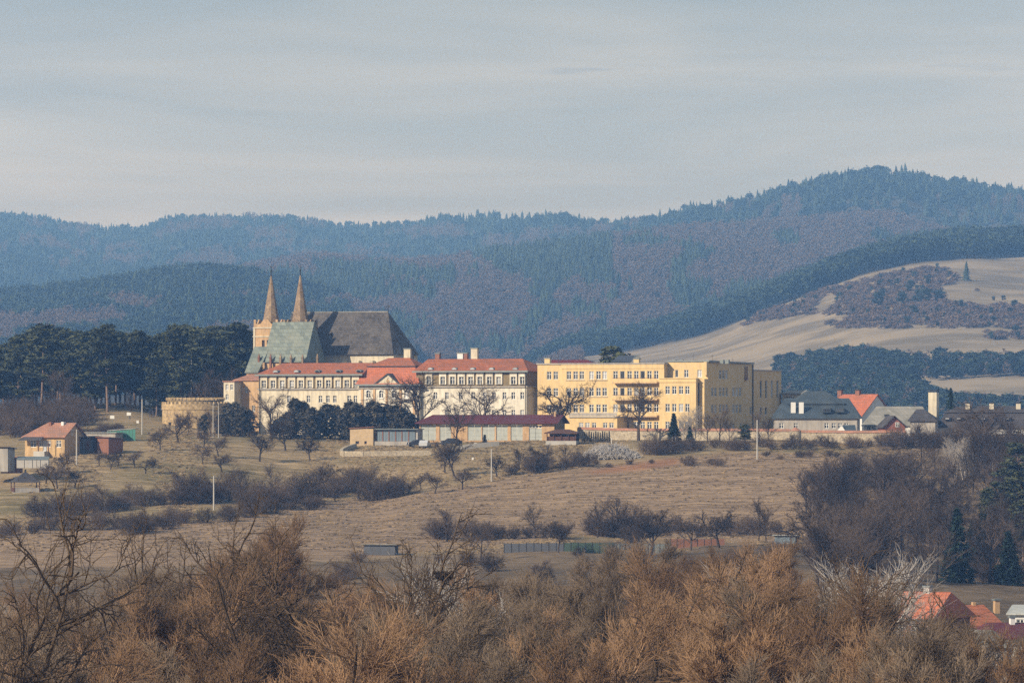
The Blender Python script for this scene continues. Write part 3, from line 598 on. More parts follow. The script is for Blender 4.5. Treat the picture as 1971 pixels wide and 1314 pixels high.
def scatter(sheet, n, y0, y1, seed, test):
    """random ground points of a sheet; test(px, py, Y) -> None or (kind, h, wid)"""
    rg = np.random.default_rng(seed); res = {}
    px = rg.uniform(sheet.px[0], sheet.px[-1], n); Y = rg.uniform(y0, y1, n)
    a1 = smooth_noise(px, Y, 90, 260, seed+1); a2 = smooth_noise(px, Y, 28, 90, seed+2)
    for i in range(n):
        z = sheet.at(px[i], Y[i]); py = HY - z/Y[i]*F; q = test(px[i], py, Y[i], a1[i]*0.65+a2[i]*0.35, rg.random())
        if q: res.setdefault(q[0], []).append((pc(px[i])*Y[i], Y[i], z-0.5, q[1]*rg.uniform(0.7,1.2), q[2]*rg.uniform(0.85,1.2)))
    return res

# mountain ridge: dark spruce with a little bare wood
def t4(px, py, Y, nz, u):
    yr = np.interp(px, PE, yc)
    if Y > yr+250: return None
    big = np.interp(px, [-400,700,820,900,1100,1160,1300,1500,1800,2350], [14,14,21,27,25,17,18,25,23,21])
    if px > 1150 and 1200 < px < 1840 and Y < yr-1100: return None
    return ('larch', 15, 1.3) if nz > 0.66 else ('con' if (u*7) % 1 < 0.6 else 'pine', (big if Y > yr-250 else min(big,17))*(0.6+0.4*u), 0.95 if Y > yr-250 else 1.25)
r4 = scatter(H4, 30000, 6000, 9200, 1, t4)
forest('mountain_forest', 'con', r4['con'], 'blue hazy spruce forest covering the far mountain ridge'); forest('mountain_forest', 'pine', r4['pine'], 'rounded hazy treetops among the spruces of the far mountain ridge'); forest('mountain_forest', 'larch', r4['larch'], 'pale bare patches of woodland on the far mountain ridge')
# crest row
def t4c(px, py, Y, nz, u):
    yr = np.interp(px, PE, yc); return ('con', np.interp(px, [-400,700,820,900,1100,1160,1300,1500,1800,2350], [11,11,18,22,21,13,14,16,15,14])*(.75+.3*u), 0.95) if abs(Y-yr) < 130 and u < 0.95*(0.25+nz) else None
rc = scatter(H4, 14000, 6500, 9000, 77, t4c); forest('ridge_forest', 'con', rc['con'], 'spruces along the skyline of the far mountain ridge')
# middle hill: larch with dark patches
def t2(px, py, Y, nz, u):
    if Y > 6050: return None
    dark = nz > 0.56
    if inpoly(np.array(px), np.array(py), [(790,400),(1180,440),(1400,440),(1400,480),(1150,560),(1020,560),(860,500)]): dark = nz > 0.22
    if inpoly(np.array(px), np.array(py), [(440,505),(760,482),(900,505),(1000,560),(780,540),(600,520),(450,540)]): dark = nz > 0.74
    if inpoly(np.array(px), np.array(py), [(600,520),(880,545),(870,600),(640,600)]): dark = nz > 0.3
    if px > 1180 and py < 560 and px < 1850: dark = nz > 0.72
    if py > 610 and px < 1080: dark = nz > 0.45
    dark = dark if u > 0.04 else not dark
    return ('con', 11+6*u, 1.15) if dark else ('larch', 10+5*u, 1.5)
r2 = scatter(H2, 36000, 4215, 6050, 2, t2)
forest('hill_forest', 'con', r2['con'], 'dark spruce stands in patches on the middle hill'); forest('larch_forest', 'larch', r2['larch'], 'pinkish grey bare larch forest on the middle hill')
def t3(px, py, Y, nz, u):
    if Y > 4750 or px > 720: return None
    pale = (py > 590 and nz > 0.5)
    return ('larch', 12, 1.2) if pale else ('con' if u < 0.4 else 'pine', 14 if Y > 4500 else 12.5, 1.15)
r3 = scatter(H3, 15000, 3100, 4750, 3, t3)
for k in ('con','pine','larch'): forest('spur_forest' if k != 'larch' else 'bare_wood', k, r3[k], {'con':'hazy blue-green spruces on the wooded spur behind the pines','pine':'hazy blue-green pines on the wooded spur behind the church','larch':'pale bare woodland at the foot of the wooded spur'}[k])
# pasture hill: belt of pines on the crest, scrub and hedge masses
SCR = [[(1480,610),(1580,560),(1700,530),(1790,515),(1830,520),(1845,545),(1800,555),(1830,585),(1960,590),(2400,580),(2400,640),(1900,632),(1700,633),(1600,628),(1640,610),(1560,605)],
       [(1420,630),(1490,592),(1600,575),(1560,608),(1480,617)],[(1590,622),(1680,618),(1680,632),(1600,632)],[(1900,640),(2400,625),(2400,660),(1905,655)]]
BELT = [[(1490,742),(1500,705),(1560,700),(1640,685),(1700,690),(1780,697),(2400,690),(2400,722),(1900,727),(1740,735),(1820,775),(1900,785),(2400,775),(2400,850),(1500,850)]]
def t1(px, py, Y, nz, u):
    b = np.interp(px, PB, B)
    if py < b+1 and Y < 4650: return ('pine' if nz > 0.42 or py > b-14 else 'con', 13.5, 1.3) if nz > 0.25 or px > 1400 else ('larch', 12, 1.4)
    if px < 1120 and py < 745: return ('larch', 9, 1.4) if nz > 0.45 else None
    P_ = (np.array(px), np.array(py))
    if any(inpoly(*P_, q) for q in BELT): return ('pine', 7.8, 1.6) if u < 0.75 else ('larch', 7, 1.6)
    if any(inpoly(*P_, q) for q in SCR): return None if nz < 0.34 else ('scrub', 3.2, 1.4) if u < 0.92 else ('pine', 5, 1.2)
    return None
r1 = scatter(H1, 30000, 2350, 4700, 4, t1)
forest('pine_belt', 'pine', r1['pine'], 'dark green pine woods along the pasture hill'); forest('spruce_wood', 'con', r1['con'], 'spruces above the dark pine belt on the hill crest')
forest('hillside_scrub', 'scrub', r1['scrub'], 'brown leafless scrub spreading over the dry pasture hill', 'scrub'); forest('bare_wood', 'larch', r1['larch'], 'bare trees at the edge of the pasture hill')

def tg(px, py, Y, nz, u):
    if Y > 1195 or (py < 845 and px > 480 and px < 1800): return None
    if inpoly(np.array(px), np.array(py), [(1110,912),(1300,880),(1312,893),(1250,904),(1150,916)]): return None
    if inpoly(np.array(px), np.array(py), fld):
        x = pc(px)*Y; q = (-x*0.848 + Y*0.53 + 3*math.sin(x*.05) + 2.2*nz) / 5.2
        return ('tuft', 0.17+0.08*u, 1.6) if q % 1 < 0.42 else None
    return ('tuft', 0.11+0.14*nz, 1.5+u) if nz > 0.45 else None
rt_ = scatter(NEAR, 70000, 905, 1195, 31, tg); forest('dry_grass', 'tuft', [(a,b,c+.5,d,e) for a,b,c,d,e in rt_['tuft']], 'tufts of dry straw grass over the meadow and the sloping field', 'grass')
# haze ---------------------------------------------------------------
hz = MB().box(-2600, 2600, -60, 9900, -160, 520).build('haze', None); hz['kind'] = 'stuff'
hm_ = bpy.data.materials.new('haze'); hm_.use_nodes = True; t = hm_.node_tree; t.nodes.remove(t.nodes['Principled BSDF'])
pv = t.nodes.new('ShaderNodeVolumePrincipled'); pv.inputs['Color'].default_value = (0.215, 0.465, 0.98, 1); pv.inputs['Absorption Color'].default_value = (1,1,1,1); pv.inputs['Density'].default_value = 0.000125; pv.inputs['Anisotropy'].default_value = 0.0
t.links.new(pv.outputs[0], t.nodes['Material Output'].inputs['Volume']); hz.data.materials.append(hm_)
# ------------------------------------------------------------------ buildings
class Fr:
    """a building's own frame: origin on its front line, x to the right along the front, y to the back, z up"""
    def __init__(s, px, Y, th, z=0.0):
        s.O = (pc(px)*Y, Y); s.t = R(th); s.c = math.cos(s.t); s.s = math.sin(s.t); s.z = z
    def root(s, name, label, cat, group=None):
        return tag(empty(name, (s.O[0], s.O[1], s.z), -s.t), label, cat, group)
    def f(s, px, py, y=0.0):
        """column px, row py on the plane y -> (x, z)"""
        k = pc(px); x = (k*(s.O[1]+y*s.c) - s.O[0] - y*s.s) / (s.c + k*s.s); Y = s.O[1] - x*s.s + y*s.c
        return x, (HY-py)/F*Y - s.z
    def X(s, px, y=0.0): return s.f(px, 0, y)[0]
    def Z(s, px, py, y=0.0): return s.f(px, py, y)[1]
    def g(s, px, py, x):
        """on the side plane at x -> (y, z)"""
        k = pc(px); y = (k*(s.O[1]-x*s.s) - s.O[0] - x*s.c) / (s.s - k*s.c); Y = s.O[1] - x*s.s + y*s.c
        return y, (HY-py)/F*Y - s.z
    def world(s, x, y): return (s.O[0]+x*s.c+y*s.s, s.O[1]-x*s.s+y*s.c)

def holed(mb, a0, a1, z0, z1, holes, to3, depth):
    """a wall sheet with real openings; to3(a, z, d) maps to 3d, d = depth inwards"""
    A = sorted({a0, a1, *[h[0] for h in holes], *[h[1] for h in holes]}); Zs = sorted({z0, z1, *[h[2] for h in holes], *[h[3] for h in holes]})
    for i in range(len(A)-1):
        for j in range(len(Zs)-1):
            ca, cz = (A[i]+A[i+1])/2, (Zs[j]+Zs[j+1])/2
            if any(h[0] < ca < h[1] and h[2] < cz < h[3] for h in holes): continue
            mb.face([to3(A[i],Zs[j],0), to3(A[i+1],Zs[j],0), to3(A[i+1],Zs[j+1],0), to3(A[i],Zs[j+1],0)])
    for h in holes:
        c = [(h[0],h[2]),(h[1],h[2]),(h[1],h[3]),(h[0],h[3])]
        for k in range(4):
            p, q = c[k], c[(k+1) % 4]; mb.face([to3(*p,0), to3(*q,0), to3(*q,depth), to3(*p,depth)])

WIN = {}
def win_mesh(w_, h_, kind, fm, gm):
    """frame and pane meshes around the centre, in the x-z plane facing -y"""
    key = (round(w_,2), round(h_,2), kind, fm, gm)
    if key in WIN: return WIN[key]
    a, b = w_/2, h_/2; t = 0.09; f = MB()
    f.box(-a,a,-.05,.05,-b,-b+t); f.box(-a,a,-.05,.05,b-t,b); f.box(-a,-a+t,-.05,.05,-b+t,b-t); f.box(a-t,a,-.05,.05,-b+t,b-t)
    if kind in ('cross', 'wide'):
        f.box(-.055,.055,-.05,.05,-b+t,b-t); zc = b*0.3; f.box(-a+t,-.055,-.04,.04,zc-.045,zc+.045); f.box(.055,a-t,-.04,.04,zc-.045,zc+.045)
    if kind == 'door': f.box(-a+t,a-t,-.04,.04,-b+t,-b*0.35)
    if kind == 'bars':
        n = max(2, int(w_/0.45))
        for i in range(1, n): x = -a+2*a*i/n; f.box(x-.03,x+.03,-.04,.04,-b+t,b-t)
    g = MB().box(-a+.02,a-.02,.052,.07,-b+.02,b-.02)
    WIN[key] = (f.mesh('window', M[fm]), g.mesh('pane', M[gm])); return WIN[key]
def window(parent, x, y, z, w_, h_, kind='cross', fm='white', gm=None, side=0.0, name='window'):
    gm = gm or ('curtain' if RN.random() < 0.16 else 'glass')
    a, b = win_mesh(w_, h_, kind, fm, gm); o = link(name, a, parent); o.location = (x,y,z); o.rotation_euler = (0,0,side); p = link('pane', b, o); return o

def chimney(parent, fr, px, py0, py1, y, w_, m='brick', cap='dark_metal', d=0.9):
    """column px, top py0, bottom py1 on plane y"""
    x, z1 = fr.f(px, py0, y); z0 = fr.Z(px, py1, y) - 0.6
    c = MB().box(x-w_/2,x+w_/2,y-d/2,y+d/2,z0,z1).build('chimney', M[m], parent)
    if cap: MB().box(x-w_/2-.12,x+w_/2+.12,y-d/2-.12,y+d/2+.12,z1+.004,z1+0.2).build('chimney_cap', M[cap], c)
    return c

TH = 22.0
YB = 1215.0
# ---------- cathedral
def church():
    fr = Fr(512, YB+46, TH, 0); rt = fr.root('church', 'gothic church with twin stone spires and steep dark slate nave roof', 'church')
    X, Z = fr.X, fr.Z; g0 = -6
    # nave: ridge 566..747, front eave plane at y=16
    yn = 14.0; yr = yn + 7.5; ze = Z(700, 682, yn); zr = fr.Z(700, 600.5, yr)
    xl = X(566, yr); xr = X(747, yr); xe0 = xl - 0.5; xe1 = X(757, yn); xa = X(784, yn+6)
    m = MB(); i = 0
    A = [(xe0,yn,ze),(xe1,yn,ze),(xa,yn+3.2,ze),(xa,yr+4.3,ze),(xe1,yr+7.5,ze),(xe0,yr+7.5,ze)]; r0 = (xe0,yr,zr); r1 = (xr,yr,zr)
    m.face([A[0],A[1],r1,r0]); m.face([A[1],A[2],r1]); m.face([A[2],A[3],r1]); m.face([A[3],A[4],r1]); m.face([A[4],A[5],r0,r1]); m.face([A[5],A[0],r0]); m.face(A[::-1])
    rf = m.build('nave_roof', M['slate'], rt)
    MB().box(xe0,xr,yr-.18,yr+.18,zr-.1,zr+.16).build('ridge_cap', M['asbestos'], rf)
    MB().tube([(xr,yr,zr),(xr,yr,zr+1.9)],[.09,.05]).box(xr-.4,xr+.4,yr-.05,yr+.05,zr+1.15,zr+1.28).build('roof_cross', M['dark_metal'], rf)
    w_ = MB(); inn = 0.7
    P_ = [(xe0+inn,yn+inn),(xe1-inn*.3,yn+inn),(xa-inn,yn+3.2+inn*.4),(xa-inn,yr+4.3-inn*.4),(xe1-inn*.3,yr+7.5-inn),(xe0+inn,yr+7.5-inn)]
    w_.prism([(a,b,g0) for a,b in P_],(0,0,ze-g0-.02),2); w_.build('nave_wall', M['cream'], rt)
    for px in (663, 690, 717, 745): x = X(px, yn); MB().box(x-.35,x+.35,yn-.75,yn+.62,g0,ze-1.4).build('buttress', M['cream'], rt)
    # low side turret and transept gable between chapel and nave
    # chapel with green roof: ridge 519..605 at y=4.5, eave 505..587
    yc_ = 1.0; yrc = 6.6; zc = Z(545, 697, yc_); zrc = fr.Z(560, 619.5, yrc); a0 = X(505, yc_); a1 = X(588, yc_); b0 = X(519, yrc); b1 = X(605, yrc); a2 = a1 + 1.0
    m = MB(); Q = [(a0,yc_,zc),(a1,yc_,zc),(a2,yc_+3.0,zc),(a2,yrc+2.6,zc),(a1,yrc+5.6,zc),(a0,yrc+5.6,zc)]; r0 = (a0,yrc,zrc); r1 = (b1,yrc,zrc)
    m.face([Q[0],Q[1],r1,r0]); m.face([Q[1],Q[2],r1]); m.face([Q[2],Q[3],r1]); m.face([Q[3],Q[4],r1]); m.face([Q[4],Q[5],r0,r1]); m.face([Q[5],Q[0],r0]); m.face(Q[::-1])
    m.build('chapel_roof', M['copper'], rt)
    w_ = MB().prism([(a,b,g0) for a,b in ((a0+.3,yc_+.5),(a1-.1,yc_+.5),(a2-.5,yc_+3.4),(a2-.5,yrc+2.2),(a1-.1,yrc+5.1),(a0+.3,yrc+5.1))],(0,0,zc-g0-.02),2); w_.build('chapel_wall', M['ochre'], rt)
    for px in (498.5, 521, 540, 560, 582.5, 611):
        y = yc_-.35 if px < 600 else 3.0
        x = X(px, y); zt = Z(px, 680, y); s_ = MB().box(x-.28,x+.28,y-.55,y+.55,g0,zc-1.2).box(x-.21,x+.21,y-.24,y+.24,zc-1.2,zt-1.0)
        s_.prism([(x-.3,y-.32,zt-1.0),(x+.3,y-.32,zt-1.0),(x+.3,y+.32,zt-1.0),(x-.3,y+.32,zt-1.0)],(0,0,.12),2)
        for q in range(4):
            c = [(x-.21,y-.24),(x+.21,y-.24),(x+.21,y+.24),(x-.21,y+.24)]; s_.face([(*c[q],zt-.88),(*c[(q+1)%4],zt-.88),(x,y,zt)])
        s_.box(x-.18,x+.18,y-.03,y+.03,zt-.3,zt-.2)
        s_.build('pinnacle', M['rust' if px < 530 else 'stone'], rt)
    # lower western roof
    yl = -1.5; zl = Z(480, 715.5, yl); zt = Z(500, 667, yl+5); c0 = X(471, yl); c1 = X(497, yl); d0 = X(489.5, yl+5); d1 = X(508, yl+5)
    m = MB(); m.prism([(c0,yl,zl),(c1,yl,zl),(d1+1.5,yl+5,zt),(d0,yl+5,zt)],(0,0,-.25),2); m.face([(c0,yl,zl),(d0,yl+5,zt),(d0,yl+10,zl),(c0,yl+10,zl)]); m.build('aisle_roof', M['copper'], rt)
    hx = X(483, yl+.4); m = MB(); holed(m, c0+.25, c1-.1, g0, zl-.25, [(hx-.45,hx+.45,zl-3.6,zl-1.3)], lambda a,z,d: (a,yl+.4+d,z), .4)
    m.box(c0+.25,c0+.45,yl+.41,yl+9,g0,zl-.25).box(c1-.3,c1-.1,yl+.41,yl+9,g0,zl-.25).build('aisle_wall', M['ochre'], rt); window(rt, hx, yl+.7, zl-2.45, .9, 2.3, 'bars', 'stone', 'glass')
    # towers
    for k, (pxc, pt, yt, half) in enumerate(((522, 530, 11.0, 2.95), (578, 529, 12.5, 2.95))):
        x = X(pxc, yt); ztop = Z(pxc, 630, yt); zs = Z(pxc, 618, yt); tip = Z(pxc, pt, yt)
        tw = MB(); hs = [(x-.95,x-.25,ztop-5.6,ztop-2.9),(x+.25,x+.95,ztop-5.6,ztop-2.9)] if k == 0 else []
        holed(tw, x-half, x+half, g0, ztop, hs, lambda a,z,d: (a,yt-half+d,z), .5)
        tw.box(x-half,x-half+.3,yt-half+.01,yt+half,g0,ztop).box(x+half-.3,x+half,yt-half+.01,yt+half,g0,ztop).box(x-half+.31,x+half-.31,yt+half-.3,yt+half,g0,ztop)
        to = tw.build('tower', M['ochre'] if k == 0 else M['stone'], rt)
        if k == 0:
            for q in hs: window(to, (q[0]+q[1])/2, yt-half+.4, (q[2]+q[3])/2, .7, 2.7, 'bars', 'stone', 'glass')
            for zz in (ztop-2.2, ztop-7.0, ztop-.25): MB().box(x-half-.16,x+half+.16,yt-half-.16,yt+half+.16,zz,zz+.24).build('string_course', M['cream'], to)
            for q in (x-half+.15, x+half-.15): MB().box(q-.22,q+.22,yt-half-.1,yt-half-.003,ztop-7,ztop-.3).build('corner_strip', M['cream'], to)
        for q in range(4):   # stepped gable above each face
            ax = (x, yt); px_, py_ = ((0,-1),(1,0),(0,1),(-1,0))[q]; tx, ty = -py_, px_
            poly = [(-half,0),(half,0),(half,1.7),(half-.55,1.7),(half-.55,.8),(half-.95,.6),(1.3,.8),(.5,1.75),(-.5,1.75),(-1.3,.8),(-half+.95,.6),(-half+.55,.8),(-half+.55,1.7),(-half,1.7)]
            pts = [(x+px_*(half-.01)+tx*a, yt+py_*(half-.01)+ty*a, ztop+b) for a,b in poly]
            MB().prism(pts, (-px_*.3,-py_*.3,0), 0).build('parapet_gable', M['ochre'] if k == 0 else M['stone'], to)
        sp = MB(); n = 8; rr = half*0.69
        ring = [(x+rr*math.cos(2*math.pi*(j+.5)/n), yt+rr*math.sin(2*math.pi*(j+.5)/n)) for j in range(n)]
        for j in range(n): sp.face([(*ring[j],zs-1.2),(*ring[(j+1)%n],zs-1.2),(x+(ring[(j+1)%n][0]-x)*.06,yt+(ring[(j+1)%n][1]-yt)*.06,tip),(x+(ring[j][0]-x)*.06,yt+(ring[j][1]-yt)*.06,tip)])
        so_ = sp.build('spire', M['stone'], to)
        zf = Z(pxc, 508, yt); MB().tube([(x,yt,tip-.4),(x,yt,tip+.7),(x,yt,tip+.71),(x,yt,zf)],[.16,.12,.07,.04]).tube([(x,yt,tip+.75),(x,yt,tip+1.0),(x,yt,tip+1.25)],[.05,.24,.05]).box(x-.33,x+.33,yt-.04,yt+.04,zf-.75,zf-.63).build('finial', M['dark_metal'], to)
    # rear link roof (shadow gable beside the nave)
    return rt
church()

# ---------- bishop's seat on the far left
def small_wings():
    fr = Fr(470, YB+18, TH); rt = fr.root('gatehouse', 'narrow cream gatehouse block at the left foot of the church', 'building')
    a0, a1 = fr.X(430.5), fr.X(451); z1 = fr.Z(440, 735); hs = []
    for px, py in ((437,745),(446,745),(437,764)): x, z = fr.f(px, py); hs.append((x-.35,x+.35,z-.6,z+.6))
    m = MB(); holed(m, a0, a1, -5, z1, hs, lambda a,z,d: (a,d,z), .25); m.box(a0,a0+.2,.01,5,-5,z1).box(a1-.2,a1,.01,5,-5,z1).box(a0,a1,5,5.2,-5,z1)
    m.build('wall', M['cream'], rt); MB().box(a0-.2,a1+.2,-.2,5.4,z1+.003,z1+.25).build('roof', M['old_tile'], rt)
    for h in hs: window(rt, (h[0]+h[1])/2, .2, (h[2]+h[3])/2, .7, 1.2, 'cross')
    fr = Fr(470, YB+22, TH); rt = fr.root('chapter_house', 'tan rendered range with low brown roof between gatehouse and church', 'building')
    a0, a1 = fr.X(451.5), fr.X(500); z1 = fr.Z(470, 731)
    hs = []
    for px, py in ((462,750),(488,786),(474,750)): x, z = fr.f(px, py); hs.append((x-.35,x+.35,z-.7,z+.7))
    m = MB(); holed(m, a0, a1, -5, z1, hs, lambda a,z,d: (a,d,z), .25); m.box(a0,a0+.2,.01,7,-5,z1).box(a1-.2,a1,.01,7,-5,z1).build('wall', M['ochre'], rt)
    for h in hs: window(rt, (h[0]+h[1])/2, .2, (h[2]+h[3])/2, .7, 1.4, 'cross')
    MB().roof(a0-.3,a1+.3,-.4,7.4,z1,a0+2,a1-2,z1+1.3).build('roof', M['old_tile'], rt)
small_wings()

# ---------- seminary: long cream range with red roofs
def seminary():
    fr = Fr(760, YB, TH); rt = fr.root('seminary', 'long cream baroque seminary with red tiled roofs and a pedimented central pavilion', 'building')
    X, Z = fr.X, fr.Z; zb = -7.0
    def wing(pxa, pxb, pyE, pyR, rl, rr, wins, lows, panels, name, endR=False):
        cm = M['cream'] if name == 'l' else M['cream2']
        x0, x1 = X(pxa), X(pxb); D = 13.0; pm = (pxa+pxb)/2; ze = Z(pm, pyE); zr = fr.Z(pm, pyR, D/2); zc = Z(pm, 750 if pxa < 600 else 745.5)
        holes = []
        for px, py in wins: x, z = fr.f(px, py); holes.append((x-.52, x+.52, z-.82, z+.82, px))
        m = MB(); holed(m, x0, x1, zc+.3, ze-.1, [h[:4] for h in holes], lambda a,z,d: (a,d,z), .3)
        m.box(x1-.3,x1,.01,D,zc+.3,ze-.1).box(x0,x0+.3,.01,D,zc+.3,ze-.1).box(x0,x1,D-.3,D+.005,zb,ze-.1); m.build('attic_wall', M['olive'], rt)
        lh = []
        for px, py in lows: x, z = fr.f(px, py); lh.append((x-.42, x+.42, z-.75, z+.75))
        m = MB(); holed(m, x0, x1, zb, zc, lh, lambda a,z,d: (a,d,z), .3); m.box(x1-.3,x1,.01,D-.31,zb,zc).box(x0,x0+.3,.01,D-.31,zb,zc); m.build('wall', cm, rt)
        MB().box(x0-.25,x1+.25,-.35,.2,zc+.001,zc+.28).box(x1+.004,x1+.25,.2,D,zc+.001,zc+.28).build('cornice', M['grey_render'], rt)
        for h in holes:   # cream bay around each attic window, proud of the brown wall
            b = MB(); c = (h[0]+h[1])/2; bw = 0.82; holed(b, c-bw, c+bw, zc+.75, ze-.12, [h[:4]], lambda a,z,d: (a,-.28+d,z), .28)
            b.box(c-bw,c-bw+.1,-.279,-.003,zc+.75,ze-.12).box(c+bw-.1,c+bw,-.279,-.003,zc+.75,ze-.12).box(c-bw+.1,c+bw-.1,-.279,-.003,zc+.7,zc+.749).build('window_bay', cm, rt)
            window(rt, c, .02, (h[2]+h[3])/2, 1.04, 1.64, 'cross')
        for h in lh: window(rt, (h[0]+h[1])/2, .22, (h[2]+h[3])/2, .84, 1.5, 'cross')
        xr0 = fr.X(rl, D/2) if rl else x0; xr1 = fr.X(rr, D/2) if rr else x1
        ro = MB().roof(x0-.5,x1+.5,-.7,D+.6,ze+.02,xr0,xr1,zr,D/2).build('roof', M['red_tile'], rt)
        MB().box(x0-.55,x1+.55,-.95,-.62,ze-.28,ze+.06).build('gutter', M['gutter'], ro)
        return ze, zr, D
    W1 = [(px, 739.5 - (px-508)*0.006) for px in (508.4,526.2,544,562.6,579.8,597.2,615.3,632.7,650.8,668.2,685.1)]
    L1 = [(px, 768) for px in (556,593.7,616.7,631,644.3,671.8,684)]
    ze, zr, D = wing(498, 696, 720.5, 698.5, 545, None, W1, L1, [], 'l')
    W2 = [(px, 732.3) for px in (826,852.8,871.5,888.7,906.4,924.2,942.5,960.6,988.7,1005.9)]
    L2 = [(px, 761.5) for px in (838,860,886.5,910.5,933.6,950.5,971,988,1005)] + [(px, 795.5) for px in (860,910.5,950.5,971,988,1005)]
    ze2, zr2, D2 = wing(801, 1014, 714, 690.5, None, 1006, W2, L2, [], 'r')
    def eyebrow(px, py, y, zz, lit):
        x, z = fr.f(px, py, y); n = 9; w_ = 0.62; f = [(x+w_*math.cos(math.pi*j/n), y-.55, z-.25+.5*math.sin(math.pi*j/n)) for j in range(n+1)]
        d = MB().prism(f, (0,1.6,0), 1).build('eyebrow_dormer', M['gutter'], rt)
        g = [(x+(w_-.14)*math.cos(math.pi*j/n), y-.56, z-.24+.38*math.sin(math.pi*j/n)) for j in range(n+1)]; MB().prism(g, (0,-.02,0), 1).build('dormer_pane', M['curtain' if lit else 'glass'], d)  # pale pane where lit: light on the glass put into its colour
    for px, l_ in ((532,1),(572,1),(612,0),(652.6,0),(692,0)): eyebrow(px, 714.2 - (px-530)*.006, .4, 0, l_)
    for px in (830,876,911,947.5,993): eyebrow(px, 709.2, .4, 0, 1)
    # pavilion
    x0, x1 = X(690.5, -1.2), X(806, -1.2); yp = -1.2; D = 15.0; ze = Z(748, 739.5, yp)
    ar = []
    for px in (709,733.6,758,782): x, z = fr.f(px, 758, yp); ar.append((x-.48, x+.48, z-.85, z+.80))
    lo = []
    for px in (709,733.6,758,782): x, z = fr.f(px, 790.5, yp); lo.append((x-.5, x+.5, z-.9, z+.9))
    m = MB(); holed(m, x0, x1, zb, ze-.1, ar+lo, lambda a,z,d: (a,yp+d,z), .35); m.box(x1-.3,x1,yp+.01,yp+D,zb,ze-.1).box(x0,x0+.3,yp+.01,yp+D,zb,ze-.1).build('pavilion_wall', M['cream2'], rt)
    for a in ar:
        xc = (a[0]+a[1])/2; window(rt, xc, yp+.25, (a[2]+a[3])/2, .96, 1.65, 'cross')
        n = 8; arc = [(xc+.62*math.cos(math.pi*j/n), yp-.10, a[3]-.3+.55*math.sin(math.pi*j/n)) for j in range(n+1)] + [(xc+.45*math.cos(math.pi*j/n), yp-.10, a[3]-.42+.42*math.sin(math.pi*j/n)) for j in range(n,-1,-1)]
        MB().prism(arc, (0,.097,0), 1).box(a[0]-.14,a[1]+.14,yp-.18,yp-.003,a[2]-.22,a[2]-.02).build('window_surround', M['white_wall'], rt)
    for a in lo: window(rt, (a[0]+a[1])/2, yp+.25, (a[2]+a[3])/2, 1.0, 1.8, 'cross')
    for px in (697.5,720.6,744.6,771,797): x = X(px, yp); MB().box(x-.26,x+.26,yp-.16,yp-.002,zb,ze-.95).build('pilaster', M['ochre'], rt)
    MB().box(x0-.2,x1+.2,yp-.3,yp-.004,ze-.95,ze-.7).box(x0-.1,x1+.1,yp-.2,yp-.004,Z(748,812,yp),Z(748,808.5,yp)).build('cornice', M['grey_render'], rt)
    zs = Z(748, 706, yp+4.3); r = MB(); xs0, xs1 = X(709, yp+4.3), X(799, yp+4.3)
    a = [(x0-.6,yp-.7,ze),(x1+.6,yp-.7,ze),(x1+.6,yp+D+.5,ze),(x0-.6,yp+D+.5,ze)]; b = [(xs0,yp+4.3,zs),(xs1,yp+4.3,zs),(xs1,yp+D-3.6,zs),(xs0,yp+D-3.6,zs)]
    for k in range(4): r.face([a[k],a[(k+1)%4],b[(k+1)%4],b[k]])
    r.face(a[::-1]); lr = r.build('mansard_roof', M['orange_tile'], rt)
    MB().box(x0-.65,x1+.65,yp-.95,yp-.66,ze-.3,ze+.02).build('gutter', M['gutter'], lr)
    MB().box(xs0-.3,xs1+.3,yp+4.0,yp+D-3.3,zs+.003,zs+.22).build('roof_step', M['dark_roof'], lr)
    zt = fr.Z(770, 688.6, yp+D/2); MB().roof(xs0-.1,xs1+.1,yp+4.1,yp+D-3.4,zs+.23,X(748,yp+D/2),X(789,yp+D/2),zt,yp+D/2).build('upper_roof', M['red_tile'], rt)
    pa = fr.f(746.4, 721, yp-.3); p0 = fr.f(721.5, 741, yp-.3); p1 = fr.f(769.5, 741, yp-.3)
    pe = MB().prism([(p0[0],yp-.35,p0[1]),(p1[0],yp-.35,p1[1]),(pa[0],yp-.35,pa[1])],(0,3.5,0),1).build('pediment', M['cream'], rt)
    t_ = MB()
    for q in (p0, p1):
        t_.prism([(q[0],yp-.6,q[1]+.02),(pa[0],yp-.6,pa[1]+.02),(pa[0],yp-.6,pa[1]+.32),(q[0]+(-.5 if q is p0 else .5),yp-.6,q[1]+.05)],(0,4.4,0),1)
    t_.build('pediment_trim', M['dark_roof'], pe); MB().box(p0[0]-.3,p1[0]+.3,yp-.6,yp-.36,p0[1]-.25,p0[1]-.02).build('pediment_base', M['grey_render'], pe)
    x, z = fr.f(746.4, 733, yp-.36); MB().tube([(x,yp-.362,z),(x,yp-.45,z)],[.34,.34],12).build('crest', M['ochre'], pe)
    # chimneys
    for px, a_, b_, w_, m_ in ((785,672,690,1.5,'cream'),(843,681,695,1.0,'brick'),(887,680,695,1.3,'white_wall'),(897.5,680.5,695,.8,'brick'),(914,671,695,1.5,'cream')): chimney(rt, fr, px, a_, b_, 7.5, w_, m_, 'gutter')
    MB().tube([(X(795,7.5),7.5,zt-3),(X(795,7.5),7.5,zt+.6)],[.2,.2]).build('vent_pipe', M['dark_metal'], rt)
    # downpipes
    for px in (501,): x = X(px); MB().tube([(x,-.3,zb),(x,-.3,Z(px,722))],[.1,.1]).build('downpipe', M['dark_metal'], rt)
    x = X(1012.5); MB().tube([(x,-.35,zb),(x,-.35,Z(1012,714))],[.09,.09]).build('downpipe', M['dark_metal'], rt)
seminary()

